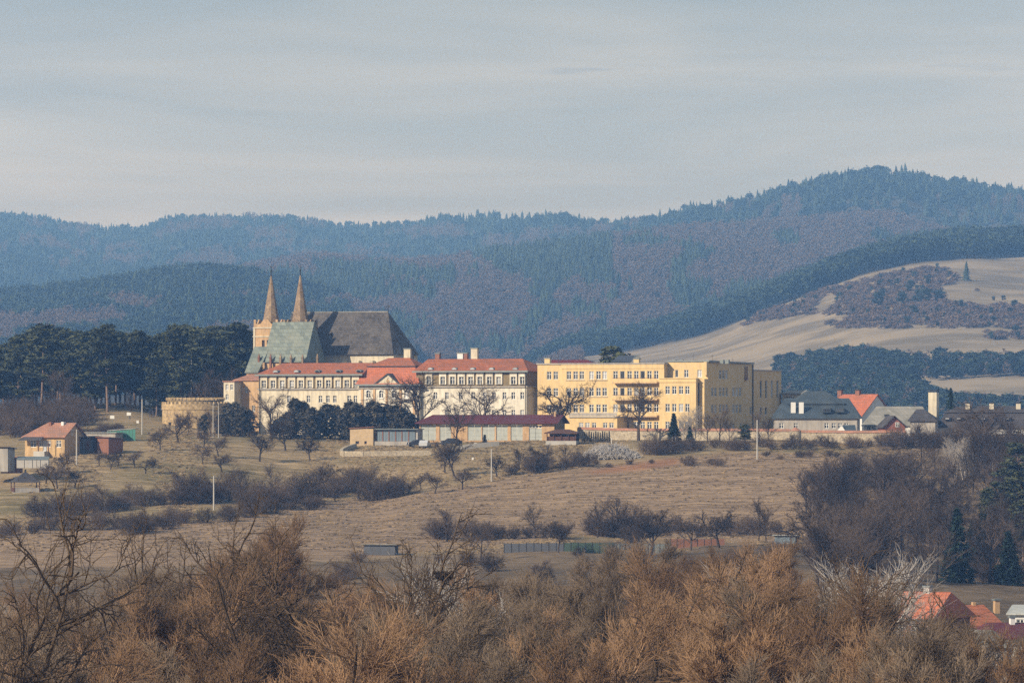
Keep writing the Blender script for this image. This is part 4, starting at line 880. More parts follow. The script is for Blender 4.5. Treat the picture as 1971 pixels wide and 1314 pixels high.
# ---------- yellow school building
def school():
    fr = Fr(1270, YB-22, TH); rt = fr.root('school_building', 'large yellow flat-roofed school with white windows and three long balconies', 'building')
    X, Z = fr.X, fr.Z; zb = -7.0
    # main block
    x0, x1 = X(1034.5), X(1278.4); zt = Z(1160, 701); D = 34.0
    rows = {1: 722.2, 2: 754.3, 3: 786}
    cols = [1056.8,1069.7,1095,1108,1119.8,1138.6,1152,1163.8,1184.8,1198,1211.8,1224.8,1237,1250,1263]; hs = []; doors = (1198, 1237)
    for r_, py in rows.items():
        for px in cols:
            x, z = fr.f(px, py - (px-1056)*0.006); dd = .75 if px in doors else 0; hs.append((x-.52, x+.52, z-.9-dd, z+.82, 'door' if dd else 'cross'))
    for px in (1206,1224.8,1237,1250,1263): x, z = fr.f(px, 818); hs.append((x-.52,x+.52,z-.8,z+.75,'cross'))
    m = MB(); holed(m, x0, x1, zb, zt, [h[:4] for h in hs], lambda a,z,d: (a,d,z), .28); m.box(x0,x0+.3,.01,14,zb,zt).box(x1-.3,x1,.01,14,zb,zt).box(x0,x1,13.7,14.01,zb,zt)
    m.build('wall', M['yellow'], rt)
    for h in hs: window(rt, (h[0]+h[1])/2, .16, (h[2]+h[3])/2, 1.04, h[3]-h[2], h[4])
    for r_, py in rows.items():
        for a, b in ((1095,1119.8),(1138.6,1163.8)):
            xa, xb = X(a)-.7, X(b)+.7; z = Z(a, py)-1.0; MB().box(xa,xb,-.14,-.003,z-.1,z).build('sill', M['grey_render'], rt)
    MB().box(x0-.15,x1+.15,-.22,14.2,zt+.002,zt+.28).build('roof_edge', M['grey_render'], rt)
    MB().box(x0+.2,x1-.2,.2,13.6,zt-.1,zt-.04).build('flat_roof', M['dark_roof'], rt)
    xs = X(1080.5); MB().box(xs,x1-.01,-.10,-.002,zt-.9,zt-.02).build('parapet_band', M['yellow'], rt)
    # balconies
    bx0, bx1 = X(1178.5,-1.3), X(1269)
    for (py, left) in ((737.5,1178.5),(770,1178.5),(802,1187)):
        z = Z(1220, py, -1.3); l_ = X(left, -1.3); b = MB().box(l_,bx1-.06,-1.35,-.003,z-.05,z+.2).build('balcony', M['ochre'], rt)
        MB().box(l_,bx1-.06,-1.35,-1.23,z+.203,z+.98).box(l_,l_+.12,-1.229,-.003,z+.203,z+.98).build('parapet', M['yellow'], b)
        MB().tube([(l_,-1.29,z+1.12),(bx1-.06,-1.29,z+1.12)],[.035,.035],4).build('handrail', M['rust'], b)
    # ground floor extension with terrace
    ex0, ex1, ye = X(1096,-6), X(1188,-6), -6.0; ez = fr.Z(1140, 803, ye); hs = []
    for px in (1118.5,1130.6,1143.4,1164.7,1177): x, z = fr.f(px, 817.5, ye); hs.append((x-.5,x+.5,z-.62,z+.5))
    m = MB(); holed(m, ex0, ex1, zb, ez, hs, lambda a,z,d: (a,ye+d,z), .22); m.box(ex0,ex0+.2,ye+.01,-.005,zb,ez).box(ex1-.2,ex1,ye+.01,-.005,zb,ez)
    e_ = m.build('extension', M['yellow'], rt)
    for h in hs: window(rt, (h[0]+h[1])/2, ye+.15, (h[2]+h[3])/2, 1.0, 1.12, 'cross')
    MB().box(ex0-.2,ex1+.25,ye-.3,-.006,ez+.002,ez+.22).build('terrace', M['concrete'], rt)
    p_ = MB(); n = 14
    for k in range(n+1): x = ex0+(ex1-ex0)*k/n; p_.box(x-.03,x+.03,ye-.2,ye-.14,ez+.222,ez+.93)
    p_.box(ex0,ex1,ye-.19,ye-.15,ez+.93,ez+.98).box(ex0,ex1,ye-.185,ye-.16,ez+.3,ez+.9); p_.build('railing', M['grey_render'], rt)
    # projecting three storey wing
    wy = -1.6; w0, w1 = X(1269.2,wy), X(1339.7,wy); wz = fr.Z(1300, 727.5, wy); hs = []
    for py in (750.5, 784.3, 818.5):
        for px in (1285,1297.8,1310.8,1323): x, z = fr.f(px, py, wy); hs.append((x-.5,x+.5,z-.86,z+.82))
    wd = 20.0; side = []
    yw = lambda px, py: fr.g(px, py, w1)
    m = MB(); holed(m, w0, w1, zb, wz, hs, lambda a,z,d: (a,wy+d,z), .28); m.box(w0,w0+.3,wy+.01,-.005,zb,wz)
    m.build('wing_wall', M['yellow'], rt)
    for h in hs: window(rt, (h[0]+h[1])/2, wy+.16, (h[2]+h[3])/2, 1.0, 1.68, 'cross')
    zc = fr.Z(1300, 735.5, wy); MB().box(w0-.1,w1+.12,wy-.16,wy-.003,zc,zc+.14).box(w0-.1,w1+.12,wy-.14,wy-.003,wz-.12,wz+.05).build('moulding', M['yellow'], rt)
    # top storey set back 1.2 m above the wing, reaching further right
    ty = 2.2; t1 = X(1362.7, ty); tz = fr.Z(1320, 696.8, ty); zf = wz-.15; hs = []
    for px, w_ in ((1302.5,.7),(1321,1.0),(1346.5,1.0)): x, z = fr.f(px, 718.5, ty); hs.append((x-w_/2,x+w_/2,z-.85,z+.75))
    m = MB(); holed(m, x1+.003, t1, zf, tz, hs, lambda a,z,d: (a,ty+d,z), .28); m.build('top_storey_wall', M['yellow'], rt)
    for h in hs: window(rt, (h[0]+h[1])/2, ty+.16, (h[2]+h[3])/2, h[1]-h[0], 1.6, 'cross' if h[1]-h[0] > .8 else 'plain')
    MB().box(x1+.16,w1-.01,wy+.01,ty-.003,wz-.2,wz-.08).build('terrace', M['dark_roof'], rt)
    xr_ = X(1283, ty); MB().box(X(1281.5,ty),X(1285,ty),ty-.2,ty-.003,zf,tz-.2).build('stair_pipe', M['rust'], rt)
    # shaded side wall
    sx = t1; hs = []
    def H(px0, px1, py0, py1):
        ya, _ = fr.g(px0, py0, sx); yb, _ = fr.g(px1, py0, sx); z = (py0+py1)/2; zz0 = fr.g((px0+px1)/2, py1, sx)[1]; zz1 = fr.g((px0+px1)/2, py0, sx)[1]; hs.append((ya, yb, zz0, zz1))
    for a, b in ((1383.8,1388.6),(1390,1394.8),(1396.2,1401)): H(a, b, 712, 729)
    for a, b in ((1369,1373.6),(1375,1379.6),(1384,1388.4),(1390.4,1394.8),(1396.8,1401.2),(1409.5,1414),(1416,1420.5),(1422.6,1427)):
        H(a, b, 745.5, 762.5); H(a, b, 778, 795)
    for a in (1395, 1410, 1424): H(a, a+4, 815, 826)
    for a in (1443, 1453.7): H(a, a+4, 782.5, 797)
    ye_ = fr.g(1448.7, 700, sx)[0]; mz = fr.g(1400, 699.5, sx)[1]
    m = MB(); holed(m, ty+.01, ye_, zb, mz, [h for h in hs if h[1] < ye_], lambda a,z,d: (sx-d,a,z), .28)
    m.box(w1,sx-.3,wy+1.6,wy+1.9,zb,zf-.1)
    m.face([(w1,wy,zb),(w1,wy+1.6,zb),(w1,wy+1.6,wz),(w1,wy,wz)])
    m.box(x1,sx-.3,ye_-.31,ye_-.01,zb,mz).build('side_wall', M['yellow'], rt)
    m = MB(); m.face([(w1+.002,wy+1.595,zb),(sx,wy+1.595,zb),(sx,wy+1.595,zf),(w1+.002,wy+1.595,zf)]); m.face([(sx,wy+1.595,zb),(sx,ty,zb),(sx,ty,zf),(sx,wy+1.595,zf)]); m.face([(w1,wy+1.595,zf),(sx,wy+1.595,zf),(sx,ty,zf),(w1,ty,zf)]); m.build('side_wall', M['yellow'], rt)
    for h in hs:
        if h[1] < ye_: window(rt, sx-.16, (h[0]+h[1])/2, (h[2]+h[3])/2, h[1]-h[0], h[3]-h[2], 'cross', side=R(90))
    MB().prism([(sx+.35,ty-.2,mz+.25),(sx+.35,ye_+.2,mz+.05),(x1,ye_+.2,mz+.05),(x1,ty-.2,mz+.25)],(0,0,.3),2).build('roof_edge', M['gutter'], rt)
    # corner box
    b0 = X(1354.5, ty-.9); MB().box(b0,sx+.02,ty-.9,ty-.004,fr.Z(1358,722,ty-.9),tz+.02).build('corner_box', M['yellow'], rt)
    # rear wing with tall slots
    rx = sx-.9; ya, yb = ye_+.01, fr.g(1503.8, 715, rx)[0]; rz = fr.g(1480, 713.5, rx)[1]; sl_ = []
    for px in (1464.7,1475,1485.6,1496.7): y0_ = fr.g(px-2, 740, rx)[0]; y1_ = fr.g(px+2, 740, rx)[0]; sl_.append((y0_, y1_, fr.g(px,766,rx)[1], fr.g(px,732,rx)[1]))
    for px in (1465, 1474.5): y0_ = fr.g(px-2, 740, rx)[0]; y1_ = fr.g(px+2, 740, rx)[0]; sl_.append((y0_, y1_, fr.g(px,798,rx)[1], fr.g(px,783.5,rx)[1]))
    m = MB(); holed(m, ya, yb, zb, rz, sl_, lambda a,z,d: (rx-d,a,z), .3); m.box(x1,rx-.01,yb-.3,yb,zb,rz); m.build('rear_wall', M['yellow'], rt)
    for h in sl_: window(rt, rx-.2, (h[0]+h[1])/2, (h[2]+h[3])/2, h[1]-h[0], h[3]-h[2], 'plain', side=R(90))
    MB().box(x1,rx+.2,ya,yb+.2,rz+.002,rz+.2).build('roof_edge', M['concrete'], rt)
    for px in (1449.8,): y_ = fr.g(px, 740, sx)[0]; MB().tube([(sx+.15,ye_-.2,zb),(sx+.15,ye_-.2,mz)],[.13,.13]).build('downpipe', M['dark_metal'], rt)
    y_ = fr.g(1436, 740, sx)[0]; MB().box(sx+.003,sx+.35,y_-1.1,y_+.5,fr.g(1436,731,sx)[1],fr.g(1436,727,sx)[1]).box(sx+.003,sx+.2,y_-.9,y_-.7,fr.g(1436,727,sx)[1],mz-.5).box(sx+.003,sx+.2,y_+.3,y_+.5,fr.g(1436,727,sx)[1],mz-.5).build('flue_bracket', M['rust'], rt)
    MB().tube([(w1+.1,wy+1.3,zb),(w1+.1,wy+1.3,wz-1)],[.1,.1]).build('downpipe', M['dark_metal'], rt)
    # roof clutter
    chimney(rt, fr, 1054.5, 690, 702, 4, 1.2, 'yellow', 'gutter'); chimney(rt, fr, 1226, 691, 701, 5, 1.2, 'yellow', 'gutter')
    for k in range(3): x = X(1226,5)-.4+.4*k; z = Z(1226,691,5)+.2; MB().tube([(x,5,z),(x,5,z+.7)],[.11,.11]).build('vent_pipe', M['gutter'], rt)
    for px, py, y in ((1075,667,7),(1120.5,676,8),(1126,682,8),(1287,683,7),(1335,680,9),(1371,680,9),(1410,688,10),(1258,692,6)):
        x, z = fr.f(px, py, y); MB().tube([(x,y,zt-.1),(x,y,z)],[.035,.02],4).box(x-.35,x+.35,y-.02,y+.02,z-.5,z-.45).build('antenna', M['dark_metal'], rt)
    for k, px in enumerate((1298,1312,1390,1400)):
        x, z = fr.f(px, 695, 8); MB().box(x-.4,x+.4,7.6,8.4,tz-.3,tz+.55).build('roof_vent', M['gutter'], rt)
    # red roof lying behind the parapet
    a, b = X(1046, 16), X(1162, 16); zz = fr.Z(1100, 692.8, 16); MB().roof(a,b,14.3,24,zt-.6,a+1,b-4,zz+.05,16.5).build('rear_roof', M['maroon'], rt)
    return fr, rt, zt
sfr, _, szt = school()
def solar():
    fr = sfr; rt = fr.root('solar_array', 'tilted dark solar panels in a row on the roof of the yellow school', 'solar panel')
    xa, xb = fr.X(1180, 6), fr.X(1216, 6); n = 7; z0 = szt+.05; z1 = fr.Z(1200, 684, 8)
    for k in range(n):
        a = xa+(xb-xa)*k/n; b = xa+(xb-xa)*(k+.93)/n; MB().prism([(a,5,z0+.5),(b,5,z0+.5),(b+.5,8,z1),(a+.5,8,z1)],(0,.03,-.08),2).build('panel', M['solar'], rt)
    f = MB()
    for k in range(5): a = xa+(xb-xa)*k/4.2; f.tube([(a,5.2,szt-.03),(a,5.2,z0+.45)],[.04,.04],4).tube([(a+.3,7.8,szt-.03),(a+.3,7.8,z1-.1)],[.04,.04],4)
    f.build('frame', M['gutter'], rt)
solar()

# ---------- low garages and depot
def garages():
    fr = Fr(719.7, 1150, 12, 0); rt = fr.root('garage_block', 'low flat-roofed garage block with tan end wall and blue-grey doors', 'garage')
    X, Z = fr.X, fr.Z; zb = -6; x1 = X(803); z1 = Z(760, 826); zf = Z(760, 849); D = 5
    # left end: wall seen at 675..719, turned towards the camera
    xe = X(675, 3.0)
    hs = []
    for px, w_ in ((689,.75),(705,.5)): x, z = fr.f(px, 851.5, -.0); hs.append((x-w_/2,x+w_/2,z-.3,z+.3))
    x00 = X(675); m = MB(); holed(m, x00, 0, zb, z1+.1, hs, lambda a,z,d: (a,d-.6,z), .25); m.box(x00,x00+.2,-.59,D,zb,z1+.1).box(-.2,0,-.59,-.004,zb,z1+.1).build('end_wall', M['tan'], rt)
    for h in hs: window(rt, (h[0]+h[1])/2, -.4, (h[2]+h[3])/2, h[1]-h[0], .6, 'plain', 'rust', 'glass')
    MB().prism([(x00-.2,-.9,z1+.12),(.2,-.9,z1+.42),(.2,D+.2,z1+.42),(x00-.2,D+.2,z1+.12)],(0,0,.16),2).build('roof', M['rust'], rt)
    m = MB(); m.box(.01,x1,.5,D,zb,z1-.05); m.box(.01,x1,-.3,.49,zb,zf).build('wall', M['grey_render'], rt)
    MB().box(.02,x1+.3,-.4,D+.2,z1-.04,z1+.14).build('roof', M['gutter'], rt)
    pxs = [722,735,747,760,772,785,798]
    for k in range(len(pxs)-1):
        a, b = X(pxs[k]+2), X(pxs[k+1]); dr = MB().box(a,(a+b)/2-.02,.30,.38,zf+.02,z1-.06).box((a+b)/2+.02,b,.30,.38,zf+.02,z1-.06).build('garage_door', M['door_blue'], rt)
        MB().box(X(pxs[k]),X(pxs[k]+2)-.01,.22,.49,zf+.001,z1-.05).build('post', M['rust'], rt)
    # depot
    fr = Fr(1067, 1163, 10, 0); rt = fr.root('depot_building', 'long depot with maroon sheet roof and pale grey double doors', 'depot')
    X, Z = fr.X, fr.Z; x0 = X(807); ze = Z(940, 814); zf = Z(940, 847.5); D = 13.0; zb = -6
    drs = [(809,839),(846,868),(873,893,),(900,926),(928,952),(955,977),(983,1006),(1018,1043)]; hs = []
    for a, b in drs: hs.append((X(a), X(b), zf+.01, ze-.35))
    m = MB(); holed(m, x0, 0, zb, ze, hs, lambda a,z,d: (a,d,z), .3); m.box(x0,x0+.3,.01,D,zb,ze).build('wall', M['ochre'], rt)
    for k, h in enumerate(hs):
        if k == 2:
            MB().box(h[0]+.01,h[1]-.01,.18,.28,h[2]+.02,h[3]-.02).build('infill', M['ochre'], rt); continue
        c = (h[0]+h[1])/2; top = h[3]-.02; t_ = top-.75 if k == 7 else top
        dr = MB().box(h[0]+.03,c-.03,.16,.25,h[2]+.03,t_).box(c+.03,h[1]-.03,.16,.25,h[2]+.03,t_).build('depot_door', M['door_grey'], rt)
        bb = MB()
        for q in (.33,.66): z = h[2]+(t_-h[2])*q; bb.box(h[0]+.05,c-.05,.12,.158,z-.04,z+.04).box(c+.05,h[1]-.05,.12,.158,z-.04,z+.04)
        bb.build('door_batten', M['door_grey'], dr)
        if k == 7:
            for q in range(4): xx = h[0]+(h[1]-h[0])*(q+.5)/4; window(rt, xx, .15, top-.36, .62, .55, 'plain')
    gz = fr.Z(1092, 799.3, D/2); ro = MB().prism([(x0-.8,-.9,ze-.12),(.9,-.9,ze-.12),(.9,D/2,gz),(x0+1.6,D/2,gz)],(0,0,.16),2).prism([(x0-.8,D+.9,ze-.12),(x0+1.6,D/2+.001,gz),(.9,D/2+.001,gz),(.9,D+.9,ze-.12)],(0,0,.16),2).build('roof', M['maroon'], rt)
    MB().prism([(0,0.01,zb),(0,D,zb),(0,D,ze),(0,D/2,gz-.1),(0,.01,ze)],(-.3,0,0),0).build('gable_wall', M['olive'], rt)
    x = fr.X(1068,5); MB().box(x-.2,x+.2,4.8,5.2,gz-1,gz+.8).build('vent_pipe', M['ochre'], rt)
    # pavilion
    fr = Fr(1080, 1141, 8, 0); rt = fr.root('open_shelter', 'small open timber shelter with brown gabled roof beside the depot', 'shelter')
    X, Z = fr.X, fr.Z; x0, x1 = X(1048), X(1112); ze = Z(1080,832.5); zr = fr.Z(1080,826,2.5); zf = Z(1080,848)
    MB().roof(x0,x1,-.6,5.4,ze,x0+2.0,x1-2.0,zr,2.4).build('roof', M['wood'], rt)
    for px in (1053,1066,1080,1094,1108):
        for y in (0,4.6): x = X(px); MB().box(x-.09,x+.09,y-.09,y+.09,zf-2,ze-.19).build('post', M['wood'], rt)
    MB().box(x0+.5,x1-.6,.1,.18,zf,zf+.85).build('railing', M['wood'], rt); MB().box(x0+.4,x1-.4,4.7,4.8,zf-1,ze-.2).build('back_wall', M['wood'], rt)
    MB().box(x0+.3,x1-.3,-.3,5,zf-1.5,zf-.01).build('floor_slab', M['concrete'], rt); MB().box(X(1060),X(1078),1.2,2.0,zf,zf+.7).build('table', M['wood'], rt)
garages()

# ---------- village to the right
def hip_house(name, label, cat, fr, x0, x1, D, ze, zr, r0, r1, roof, wall, wins=(), zb=-7, yr=None, gable=None, over=.5, ww=(.9,1.2), fmt='white'):
    rt = fr.root(name, label, cat); hs = [(x-ww[0]/2,x+ww[0]/2,z-ww[1]/2,z+ww[1]/2) for x, z in wins]
    m = MB(); holed(m, x0, x1, zb, ze, hs, lambda a,z,d: (a,d,z), .22); m.box(x0,x0+.25,.01,D,zb,ze).box(x1-.25,x1,.01,D,zb,ze).box(x0+.26,x1-.26,D-.25,D,zb,ze)
    if gable:
        for xe, s in ((x0,1),(x1,-1)): m.prism([(xe,.0,ze-.01),(xe,D,ze-.01),(xe,(D/2 if yr is None else yr),zr-.12)],(s*.25,0,0),0)
    m.build('wall', M[wall], rt); MB().roof(x0-over,x1+over,-over,D+over,ze+.01,r0,r1,zr,yr).build('roof', M[roof], rt)
    for h in hs: window(rt, (h[0]+h[1])/2, .14, (h[2]+h[3])/2, ww[0], ww[1], 'cross', fmt)
    return rt
def village():
    fr = Fr(1570, 1190, 6); X, Z = fr.X, fr.Z
    ze = Z(1570, 804); zs = fr.Z(1570, 777, 4.2); ws = [fr.f(px, 819) for px in (1504,1532,1591,1605,1617,1629)]
    rt = hip_house('manor_house', 'low house with large blue-grey mansard roof right of the yellow school', 'house', fr, X(1489), X(1650), 13, ze, zs+1.2, X(1509,4), X(1633,4), 'blue_roof', 'grey_render', ws, yr=6.5)
    a, b = X(1516,4.2), X(1627,4.2); MB().roof(a,b,3.6,9.6,zs+.15,X(1552,6.5),X(1588,6.5),fr.Z(1570,752.3,6.5),6.6).build('upper_roof', M['blue_roof'], rt)
    MB().box(a+.1,b-.1,3.9,9.3,zs-1.5,zs+.0).build('roof_step', M['blue_roof'], rt)
    for px, t, bt in ((1527,774,789),(1542.5,774,795)): chimney(rt, fr, px, t, bt, 1.5, 1.0, 'white_wall', None)
    for px in (1591,1617): x, z = fr.f(px, 788, 1.0); d = MB().box(x-.9,x+.9,.2,3,z-.6,z+.3).build('dormer', M['blue_roof'], rt); MB().box(x-.7,x+.7,.15,.196,z-.4,z+.15).build('dormer_pane', M['glass'], d)
    # pale gable house behind it
    f2 = Fr(1530, 1235, 15); rt = hip_house('house', 'cream house with grey hipped roof between the yellow school and the blue-grey roof', 'house', f2, f2.X(1506), f2.X(1552), 9, f2.Z(1520,757), f2.Z(1520,750.5), f2.X(1512), f2.X(1545), 'asbestos', 'cream', [f2.f(px, 768) for px in (1511,1518,1525)])
    # red roof house
    f3 = Fr(1659, 1222, 34); gx = 0.0; ze = f3.Z(1659, 800); zr = f3.Z(1688, 759.5, 9)
    yr = 8.2; zr = f3.f(1688.4, 759.3, yr)[1]
    rt = f3.root('house', 'house with bright orange-red roof and pale blue-grey gable wall', 'house')
    xl = f3.X(1592); yr = f3.g(1688.4, 760, 0)[0]; zr = f3.g(1688.4, 760, 0)[1]; D = 2*yr
    MB().prism([(0,0,-7),(0,D,-7),(0,D,ze),(0,yr,zr-.15),(0,0,ze)],(-.3,0,0),0).box(xl,-.31,0,.3,-7,ze).box(xl,-.31,D-.3,D,-7,ze).box(xl,xl+.3,.31,D-.31,-7,ze).build('wall', M['white_wall'], rt)
    MB().prism([(xl-.3,-.3,ze-.15),(.25,-.3,ze-.15),(.25,yr,zr),(xl-.3,yr,zr)],(0,0,.18),2).prism([(xl-.3,D+.3,ze-.15),(xl-.3,yr+.002,zr),(.25,yr+.002,zr),(.25,D+.3,ze-.15)],(0,0,.18),2).build('roof', M['orange_tile'], rt)
    for px in (1617.5,1652): chimney(rt, f3, px, 751, 760, yr, 1.0, 'brick', 'dark_metal')
    # grey roof house
    f4 = Fr(1700, 1205, 12); X4, Z4 = f4.X, f4.Z; ze = Z4(1700, 818); zr = f4.Z(1730, 781.8, 5.5)
    rt = hip_house('house', 'house with plain pale grey-brown roof and one small skylight', 'house', f4, X4(1663), X4(1790), 11, ze, zr, f4.X(1687,5.5), f4.X(1776,5.5), 'asbestos', 'white_wall', [f4.f(px, 824) for px in (1672,1682)], yr=5.5)
    x, z = f4.f(1706.7, 798.8, 2.6); MB().box(x-.45,x+.45,2.1,2.6,z-.35,z+.2).build('skylight', M['dark_metal'], rt)
    f4b = Fr(1770, 1190, 10); rt = hip_house('house', 'low grey hipped roof house left of the tall cream chimney', 'house', f4b, f4b.X(1752), f4b.X(1800), 8, f4b.Z(1770,809), f4b.Z(1770,787,4), f4b.X(1764,4), f4b.X(1778,4), 'dark_roof', 'grey_render', yr=4)
    # tall chimney
    f5 = Fr(1797, 1200, 20); rt = f5.root('chimney_stack', 'tall square cream chimney stack with dark cap above the village roofs', 'chimney')
    z0 = f5.Z(1797,800); z1 = f5.Z(1797,755); MB().box(-.9,.9,-.9,.9,z0-4,z1).build('shaft', M['cream'], rt); MB().box(-1.1,1.1,-1.1,1.1,z1+.3,z1+.5).build('cap', M['dark_metal'], rt)
    k = MB()
    for a in (-.8,.8):
        for b in (-.8,.8): k.box(a-.08,a+.08,b-.08,b+.08,z1,z1+.3)
    k.build('cap_support', M['dark_metal'], rt)
    # red gable cottage
    f6 = Fr(1722, 1180, -8); X6, Z6 = f6.X, f6.Z; rt = f6.root('cottage', 'small cottage with red boarded gable and very dark roof behind the coping wall', 'house')
    a0, a1 = X6(1703), X6(1742); ap = f6.f(1721.5, 801); ze = Z6(1722, 821); MB().prism([(a0,0,-7),(a1,0,-7),(a1,0,ze),(ap[0],0,ap[1]-.1),(a0,0,ze)],(0,.3,0),1).box(a1-.2,a1,.31,7,-7,ze-.1).box(a0,a0+.2,.31,7,-7,ze-.1).build('gable_wall', M['red_wood'], rt)
    MB().prism([(a0-.5,-.5,ze-.25),(ap[0],-.5,ap[1]),(ap[0],7.4,ap[1]),(a0-.5,7.4,ze-.25)],(0,0,.16),2).prism([(a1+.5,-.5,ze-.25),(a1+.5,7.4,ze-.25),(ap[0]+.001,7.4,ap[1]),(ap[0]+.001,-.5,ap[1])],(0,0,.16),2).build('roof', M['dark_roof'], rt)
    for px in (1727,): x, z = f6.f(px, 817); window(rt, x, -.06, z, .8, 1.0, 'cross')
    f6b = Fr(1625, 1172, 10); rt = f6b.root('shed', 'small white gabled shed with dark green roof behind the coping wall', 'shed'); x0, x1 = f6b.X(1611), f6b.X(1648); ze = f6b.Z(1625, 829); ap = f6b.f(1620, 818.5)
    MB().prism([(x0,0,-7),(f6b.X(1627),0,-7),(f6b.X(1627),0,ze),(ap[0],0,ap[1]),(x0,0,ze)],(0,4,0),1).build('wall', M['white_wall'], rt); MB().prism([(f6b.X(1627)+.05,-.1,ze),(x1,-.1,ze),(x1-.5,2.5,ap[1]),(ap[0],2.5,ap[1])],(0,0,.12),2).box(f6b.X(1627)+.06,x1-.2,.2,4,-7,ze-.03).build('roof', M['blue_roof'], rt)
    # dark manor with mansard
    f7 = Fr(1900, 1195, 4); X7, Z7 = f7.X, f7.Z; ze = Z7(1890, 823); zs = f7.Z(1890, 794, 3.5)
    ws = [f7.f(px, 829) for px in (1822,1830,1838,1846,1955,1962)]
    rt = f7.root('manor_house', 'long manor with dark shingled mansard roof and small white chimneys', 'house')
    x0, x1 = X7(1806), X7(2010); hs = [(x-.45,x+.45,z-.5,z+.4) for x, z in ws]
    m = MB(); holed(m, x0, x1, -7, ze, hs, lambda a,z,d: (a,d,z), .25); m.box(x0,x0+.3,.01,14,-7,ze).box(x1-.3,x1,.01,14,-7,ze).build('wall', M['white_wall'], rt)
    for h in hs: window(rt, (h[0]+h[1])/2, .15, (h[2]+h[3])/2, .9, .9, 'cross')
    a = [(x0-.6,-.6,ze),(x1+.6,-.6,ze),(x1+.6,14.6,ze),(x0-.6,14.6,ze)]; b = [(x0+1.6,3.0,zs),(x1-1.6,3.0,zs),(x1-1.6,11,zs),(x0+1.6,11,zs)]; r = MB()
    for k in range(4): r.face([a[k],a[(k+1)%4],b[(k+1)%4],b[k]])
    r.face(a[::-1]); r.build('mansard_roof', M['dark_roof'], rt); MB().roof(x0+1.2,x1-1.2,2.6,11.4,zs+.2,X7(1850,7),x1-6,f7.Z(1890,781,7),7).build('upper_roof', M['dark_roof'], rt)
    for px in (1862.5,1908.5,1960): chimney(rt, f7, px, 776, 789, 5, .95, 'cream', 'dark_metal')
    for px in (1823,1845,1892,1938): x, z = f7.f(px, 803.5, .9); d = MB().roof(x-.7,x+.7,.2,3,z+.1,x-.1,x+.1,z+.45).box(x-.5,x+.5,.3,2,z-.4,z+.0).build('dormer', M['dark_roof'], rt); MB().box(x-.38,x+.38,.25,.296,z-.3,z-.02).build('dormer_pane', M['curtain'], d)
village()

